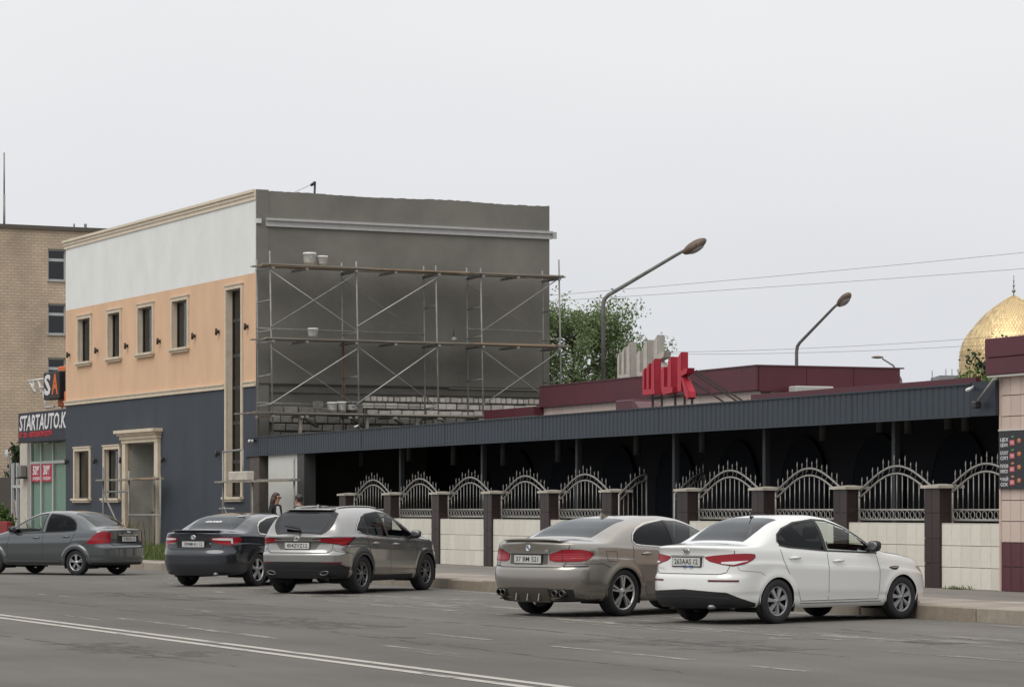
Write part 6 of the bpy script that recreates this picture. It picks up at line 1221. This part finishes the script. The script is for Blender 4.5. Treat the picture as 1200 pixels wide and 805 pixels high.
CAM = dict(L=4.83, W=.91, wb=2.775, axle=1.06, arch=.365, R=.335, rim=.225, tw=.215, track=1.575, tum=.42, nx=2.5,
    top=[(0, 1.075), (.05, 1.09), (.15, 1.10), (.5, 1.115), (.64, 1.145), (.95, 1.29), (1.22, 1.395), (1.5, 1.44), (1.9, 1.468), (2.25, 1.468), (2.6, 1.44), (2.88, 1.36), (3.3, 1.15), (3.52, 1.05), (3.7, 1.01), (4.2, .93), (4.6, .83), (4.76, .74), (4.83, .66)],
    belt=[(0, 1.05), (.35, 1.05), (.8, 1.045), (1.3, 1.02), (2.3, .97), (3.2, .935), (3.7, .90), (4.3, .79), (4.83, .64)],
    sill=[(0, .225), (.5, .24), (1.5, .21), (3.5, .20), (4.2, .19), (4.83, .20)],
    rear=(.55, 2.9), front=(.85, 2.4), mid=MID(4.83), pf=PF,
    xr=[(.2, .12), (.30, .04), (.45, 0), (.64, .0), (.74, .04), (.85, .06), (.98, .055), (1.1, .04)], xf=[(.2, .08), (.45, 0), (.6, .04), (.75, .1)],
    paint=carpaint('paint_graphite', (.034, .038, .046), .6, .22, 1), style=dict(n=5, kind='spoke', mat=ALLOY),
    rear_glass=(.66, 1.36, 1.12), windshield=(2.72, 3.50, 1.1),
    windows=[dict(mat=GL_DARK, top=[(1.16, 1.13), (1.22, 1.19), (1.35, 1.265), (1.7, 1.345), (2.12, 1.385)], bot=[(1.16, 1.09), (1.22, 1.06), (1.35, 1.05), (2.12, 1.0)]),
             dict(mat=GL_CLEAR, top=[(2.18, 1.385), (2.5, 1.365), (2.8, 1.28), (3.1, 1.12), (3.30, 1.0)], bot=[(2.18, .998), (3.30, .96)])],
    trims=[('window_frame', PLASTIC, [(2.15, 1.385), (2.15, 1.0)], .07), ('window_chrome', CH2, [(1.36, 1.035), (1.2, 1.045), (1.145, 1.10), (1.21, 1.205), (1.34, 1.28), (1.7, 1.36), (2.15, 1.40), (2.5, 1.38), (2.8, 1.295), (3.1, 1.135), (3.32, .995)], .026), ('window_sill', CH2, [(1.36, 1.035), (2.15, .985), (3.34, .945)], .018)],
    doors=[dict(z0=.30, z1=1.02, back=[(.30, 1.58), (.42, 1.53), (.62, 1.36), (.80, 1.24), (1.02, 1.17)], front=[(.30, 2.20), (1.0, 2.15)], handle=(1.45, .91)),
           dict(z0=.30, z1=.97, back=[(.30, 2.20), (1.0, 2.15)], front=[(.30, 3.30), (.6, 3.34), (.95, 3.3)], handle=(2.40, .88))],
    mirror=(3.12, 1.0), head=([(4.3, .80), (4.45, .79), (4.66, .66)], [(4.3, .75), (4.45, .70), (4.66, .62)]), seats=(1.6, 2.5, 1.1),
    plate=(0, .845, '789MHU 12', .52, .112, .10), extras=camry_extras)

# ---------------------------------------------------------------- grey compact saloon
def aveo_extras(K, sp):
    c, root, plan, strip, side, over = K['c'], K['root'], K['plan'], K['strip'], K['side'], K['over']
    for sd in (-1, 1):
        tl = plan('tail_light', RED_L, [(.60, .985), (.72, 1.02), (.86, 1.02), (1.0, .95), (1.24, .755)], [(.60, .765), (.80, .745), (1.0, .735), (1.24, .735)], .008, sd, 40, 8)
        plan('light_band', RED_D, [(.61, .865), (.92, .87), (1.05, .86)], [(.61, .85), (.92, .853), (1.05, .845)], .0105, sd, 20, 3, tl)
        strip('bumper_gap', GAPM, [(.60, .75), (1.28, .745), (1.45, .70)], sd, .007, .003, uv=True)
        # raised wheel-arch lip
        for ax in (sp['axle'], sp['axle']+sp['wb']):
            a = np.linspace(-.05, math.pi+.05, 36); rr = np.linspace(sp['arch']+.0, sp['arch']+.10, 5)[:, None]; bump = np.array([0, .012, .018, .012, 0])[:, None]
            X_ = ax+np.cos(a)[None]*rr; Z_ = sp['R']*.985+np.sin(a)[None]*rr; yy = c.yside(X_, Z_)+bump+sp['flare']*np.exp(-((rr-sp['arch'])/.07)**2)
            K['sheet']('arch_lip', sp['paint'], np.stack([c.warp(X_, Z_)-c.x0, yy*sd, Z_], -1), .003)
        side('sill_strip', sp['paint'], [(1.42, .34), (3.1, .33)], [(1.42, .30), (3.1, .29)], sd, .012, 20, 4)
        strip('sill_shade', GAPM, [(1.42, .288), (3.1, .278)], sd, .02, .004)
    lid = plan('boot_lid', sp['paint'], [(-.62, 1.05), (.62, 1.05)], [(-.58, .72), (-.5, .70), (.5, .70), (.58, .72)], .002, 1, 50, 10)
    strip('boot_gap', GAPM, [(-.68, 1.05), (-.63, .93), (-.61, .74), (-.55, .698), (.55, .698), (.61, .74), (.63, .93), (.68, 1.05)], 1, .008, .004, lid, uv=True)
    plan('plate_recess', PLASTIC, [(-.40, .93), (.40, .93)], [(-.34, .75), (.34, .75)], .004, 1, 12, 4)
    strip('plate_bar', CH2, [(-.36, .94), (.36, .94)], 1, .02, .012, uv=True)
    o, px = badge_oval(K, 0, 1.01, .06, .022, CHROME, CH2)
    plan('bumper_lip', PLASTIC, [(-1.3, .30), (0, .30), (1.3, .30)], [(-1.3, .245), (0, .245), (1.3, .245)], .004, 1, 50, 3)

AVE = dict(L=4.31, W=.855, wb=2.48, axle=.97, arch=.335, R=.298, rim=.195, tw=.185, track=1.47, tum=.40, nx=2.4, flare=.015,
    top=[(0, 1.06), (.05, 1.085), (.15, 1.095), (.42, 1.11), (.54, 1.14), (.8, 1.29), (1.02, 1.405), (1.3, 1.475), (1.6, 1.502), (1.95, 1.503), (2.25, 1.475), (2.5, 1.40), (2.9, 1.19), (3.14, 1.06), (3.3, 1.01), (3.7, .95), (4.05, .86), (4.24, .76), (4.31, .68)],
    belt=[(0, 1.03), (.35, 1.035), (.8, 1.03), (1.2, 1.005), (2.2, .975), (3.0, .945), (3.4, .90), (3.9, .79), (4.31, .66)],
    sill=[(0, .245), (.5, .255), (1.4, .225), (3.2, .22), (3.9, .20), (4.31, .22)],
    rear=(.46, 2.9), front=(.75, 2.4), mid=MID(4.31), pf=PF,
    xr=[(.2, .10), (.30, .03), (.45, 0), (.64, .0), (.72, .05), (.85, .065), (1.0, .06), (1.1, .045)], xf=[(.2, .08), (.45, 0), (.6, .04), (.75, .1)],
    paint=carpaint('paint_steel_grey', (.105, .113, .118), .6, .26, 1), style=dict(n=5, kind='double', mat=ALLOY),
    rear_glass=(.56, 1.22, 1.10), windshield=(2.36, 3.12, 1.1),
    windows=[dict(mat=GL_DARK, top=[(.99, 1.10), (1.03, 1.19), (1.12, 1.27), (1.3, 1.345), (1.55, 1.39), (1.88, 1.415)], bot=[(.99, 1.06), (1.03, 1.04), (1.3, 1.025), (1.88, 1.005)]),
             dict(mat=GL_CLEAR, top=[(1.98, 1.415), (2.2, 1.395), (2.5, 1.29), (2.8, 1.12), (2.92, 1.02)], bot=[(1.98, 1.0), (2.92, .97)])],
    trims=[('window_frame', PLASTIC, [(.98, 1.07), (1.02, 1.20), (1.11, 1.285), (1.3, 1.36), (1.55, 1.405), (1.88, 1.43), (1.88, 1.0)], .022), ('window_frame', PLASTIC, [(1.98, 1.0), (1.98, 1.43), (2.2, 1.41), (2.5, 1.305), (2.8, 1.14), (2.94, 1.02)], .022), ('window_sill', PLASTIC, [(1.0, 1.035), (1.3, 1.015), (2.95, .96)], .02)],
    doors=[dict(z0=.36, z1=1.0, back=[(.36, 1.40), (.48, 1.36), (.65, 1.22), (.80, 1.10), (1.0, 1.0)], front=[(.36, 1.95), (1.0, 1.93)], handle=(1.26, .90)),
           dict(z0=.36, z1=.97, back=[(.36, 1.95), (1.0, 1.93)], front=[(.36, 2.97), (.6, 3.0), (.95, 2.94)], handle=(2.14, .875))],
    mirror=(2.78, 1.02), mirror_mat=PLASTIC, head=([(3.9, .77), (4.0, .77), (4.18, .62)], [(3.9, .74), (4.0, .68), (4.18, .59)]), seats=(1.4, 2.2, 1.12),
    plate=(0, .845, '718EDA 12', .52, .112, .10), extras=aveo_extras)

def park(sp, contact, deg, near, label, k=1):
    """contact = ground point under the outer face of the rear wheel nearest the road"""
    a = R_(deg); fw = Vector((math.cos(a), math.sin(a))); lf = Vector((-math.sin(a), math.cos(a))); hw = (sp['track']/2+sp['tw']/2)*k
    p = Vector(contact)+lf*(hw if near == 'right' else -hw)+fw*sp['wb']/2*k
    o = make_car(sp, (p.x, p.y, 0), a, label); o.scale = (k, k, k); return o
park(KIA, (3.59, 39.09), 42.2, 'right', 'white saloon car with red tail lights, parked in front of the tiled fence')
park(BMW, (1.625, 41.83), 47, 'right', 'bronze grey saloon with four tailpipes and boot spoiler, left of the white car')
park(LEX, (-2.72, 53.02), 65, 'right', 'silver bronze crossover with roof spoiler and black wheel-arch cladding', .972)
park(CAM, (-5.07, 58.1), 63, 'right', 'dark graphite saloon with white sticker letters on its rear window')
park(AVE, (-10.17, 67.6), 150, 'left', 'steel grey saloon at the left edge, facing away to the left')
# ================================================================ people on the pavement
def person(loc, rz, H, top_m, leg_m, skin_m, hair_m, long_hair, label, inner=None, shades=False):
    o = empty('person', loc, rz, label, 'person'); k = H/1.70
    J = dict(pel=(0, 0, .95), spi=(0, -.01, 1.15), che=(0, -.015, 1.33), nec=(0, -.01, 1.45), n2=(0, .01, 1.50), hd0=(0, .02, 1.55), hd1=(0, .02, 1.62), hd2=(0, .015, 1.675))
    for s, n in ((1, 'l'), (-1, 'r')):
        J.update({'sh'+n: (.17*s, -.02, 1.40), 'el'+n: (.235*s, -.03, 1.14), 'wr'+n: (.235*s, .10, .92), 'ha'+n: (.225*s, .13, .86), 'hp'+n: (.09*s, 0, .90), 'kn'+n: (.10*s, .03+.05*s, .50), 'an'+n: (.10*s, -.02+.10*s, .08), 'to'+n: (.11*s, .12+.10*s, .03)})
    E = [('pel', 'spi'), ('spi', 'che'), ('che', 'nec'), ('nec', 'n2'), ('n2', 'hd0'), ('hd0', 'hd1'), ('hd1', 'hd2')]
    for n in 'lr': E += [('che', 'sh'+n), ('sh'+n, 'el'+n), ('el'+n, 'wr'+n), ('wr'+n, 'ha'+n), ('pel', 'hp'+n), ('hp'+n, 'kn'+n), ('kn'+n, 'an'+n), ('an'+n, 'to'+n)]
    Rr = dict(pel=(.15, .11), spi=(.13, .095), che=(.155, .105), nec=(.06, .058), n2=(.052, .054), hd0=(.062, .075), hd1=(.078, .095), hd2=(.062, .078), sh=(.062, .062), el=(.045, .045), wr=(.030, .030), ha=(.036, .024), hp=(.092, .092), kn=(.058, .058), an=(.042, .042), to=(.04, .03))
    names = list(J); me = bpy.data.meshes.new('skeleton'); me.from_pydata([J[n] for n in names], [(names.index(a), names.index(b)) for a, b in E], [])
    so = bpy.data.objects.new('skeleton', me); COL.objects.link(so); md = so.modifiers.new('skin', 'SKIN')
    for i, n in enumerate(names):
        q = Rr.get(n) or Rr[n[:2]]; me.skin_vertices[0].data[i].radius = q; me.skin_vertices[0].data[i].use_root = (n == 'pel')
    sb = so.modifiers.new('sub', 'SUBSURF'); sb.levels = 2; sb.render_levels = 2; md.use_smooth_shade = True
    bpy.context.view_layer.update(); bme = bpy.data.meshes.new_from_object(so.evaluated_get(bpy.context.evaluated_depsgraph_get())); bpy.data.objects.remove(so)
    bme.name = 'body'; bme.materials.clear()
    for m in (top_m, leg_m, skin_m, inner or top_m): bme.materials.append(m)
    for v in bme.vertices:
        if v.co.z > 1.50: v.co.x *= .92
    for p in bme.polygons:
        p.use_smooth = True; c = p.center
        if c.z > 1.455 or (abs(c.x) > .18 and c.z < .93 and c.y > .06): p.material_index = 2
        elif c.z < .92 and abs(c.x) < .19: p.material_index = 1
        elif inner and c.y > .05 and abs(c.x) < .07 and c.z > .98: p.material_index = 3
        else: p.material_index = 0
    body = link('body', bme, None, o); body.scale = (k, k, k)
    def sub(n, mb, m): q = mb.build(n, m, body); return q
    f = MB(); f.lathe([(.004, .022), (.011, .012), (.016, 0), (.012, -.006)], 8, 'y', (0, .113, 1.588)); sub('nose', f, skin_m)
    for s in (-1, 1):
        f = MB(); f.sphere((.078*s, .01, 1.595), (.012, .022, .032), 8, 6); sub('ear', f, skin_m)
        f = MB(); f.sphere((.031*s, .098, 1.612), (.014, .010, .008), 8, 6); sub('eye', f, mat('eye_dark', (.02, .015, .012), .3))
    f = MB(); f.sphere((0, .100, 1.552), (.024, .010, .007), 8, 6); sub('mouth', f, mat('lip', (.28, .08, .07), .5))
    hm = MB(); bm = bmesh.new(); bmesh.ops.create_uvsphere(bm, u_segments=18, v_segments=12, radius=1)
    for v in bm.verts:
        v.co = Vector((v.co.x*.092, v.co.y*.112+.0, v.co.z*.108+1.632))
        if v.co.y > .055 and v.co.z < 1.67: v.co.y = .055+(v.co.y-.055)*.15
        if v.co.z < 1.56: v.co.z = 1.56+(v.co.z-1.56)*.3; v.co.y -= .01
    hm.bm(bm, True)
    if long_hair:
        for i in range(9):
            a = math.pi*(.98+i*.13); x, y = .085*math.cos(a), .085*math.sin(a)-.01; hm.tube([(x*.9, y, 1.64), (x*1.05, y-.015, 1.54), (x*1.15, y-.03, 1.43), (x*1.1, y-.03, 1.34)], [.03, .036, .034, .012], 6)
    sub('hair', hm, hair_m)
    if shades:
        f = MB(); 
        for s in (-1, 1): f.sphere((.034*s, .112, 1.612), (.031, .010, .022), 12, 8)
        f.tube([(-.078, .03, 1.62), (-.06, .10, 1.62), (.06, .10, 1.62), (.078, .03, 1.62)], .005, 5); sub('sunglasses', f, mat('shades', (.05, .012, .012), .15))
    for s in (-1, 1):      # five fingers on each hand
        for j, (dx, ln) in enumerate(((-.028, .055), (-.012, .075), (.004, .08), (.02, .07))):
            f = MB(); b = Vector((.225*s+dx*.9, .135, .845)); f.tube([b, b+Vector((0, .012, -ln*.5)), b+Vector((-.006*s, .004, -ln))], [.0095, .009, .007], 6); sub('finger', f, skin_m)
        f = MB(); b = Vector((.225*s-.03*s, .14, .87)); f.tube([b, b+Vector((-.012*s, .022, -.025)), b+Vector((-.010*s, .028, -.05))], [.011, .010, .008], 6); sub('thumb', f, skin_m)
        f = MB(); f.bbox(.105*s-.05, .105*s+.05, -.08+.10*s, .19+.10*s, 0, .075, .03); sub('shoe', f, mat('shoe_black', (.015, .015, .015), .4))
    return o
SKIN = mat('skin', (.42, .23, .16), .5); HAIR = mat('hair_brown', (.035, .02, .013), .5); HAIRK = mat('hair_black', (.012, .009, .008), .45); JACK = mat('jacket_black', (.012, .012, .014), .8); SHIRT = mat('shirt_white', (.65, .65, .66), .8); TROU = mat('trousers_dark', (.02, .022, .03), .85)
person((-5.58, 68.6, PAVE_Z), R_(-120), 1.70, JACK, TROU, SKIN, HAIR, True, 'person with long brown hair, sunglasses, black jacket and white top behind the crossover', SHIRT, True)
person((-5.06, 68.9, PAVE_Z), R_(62), 1.66, mat('top_brown', (.06, .05, .045), .85), TROU, SKIN, HAIRK, False, 'person with short black hair standing beside the one in sunglasses')
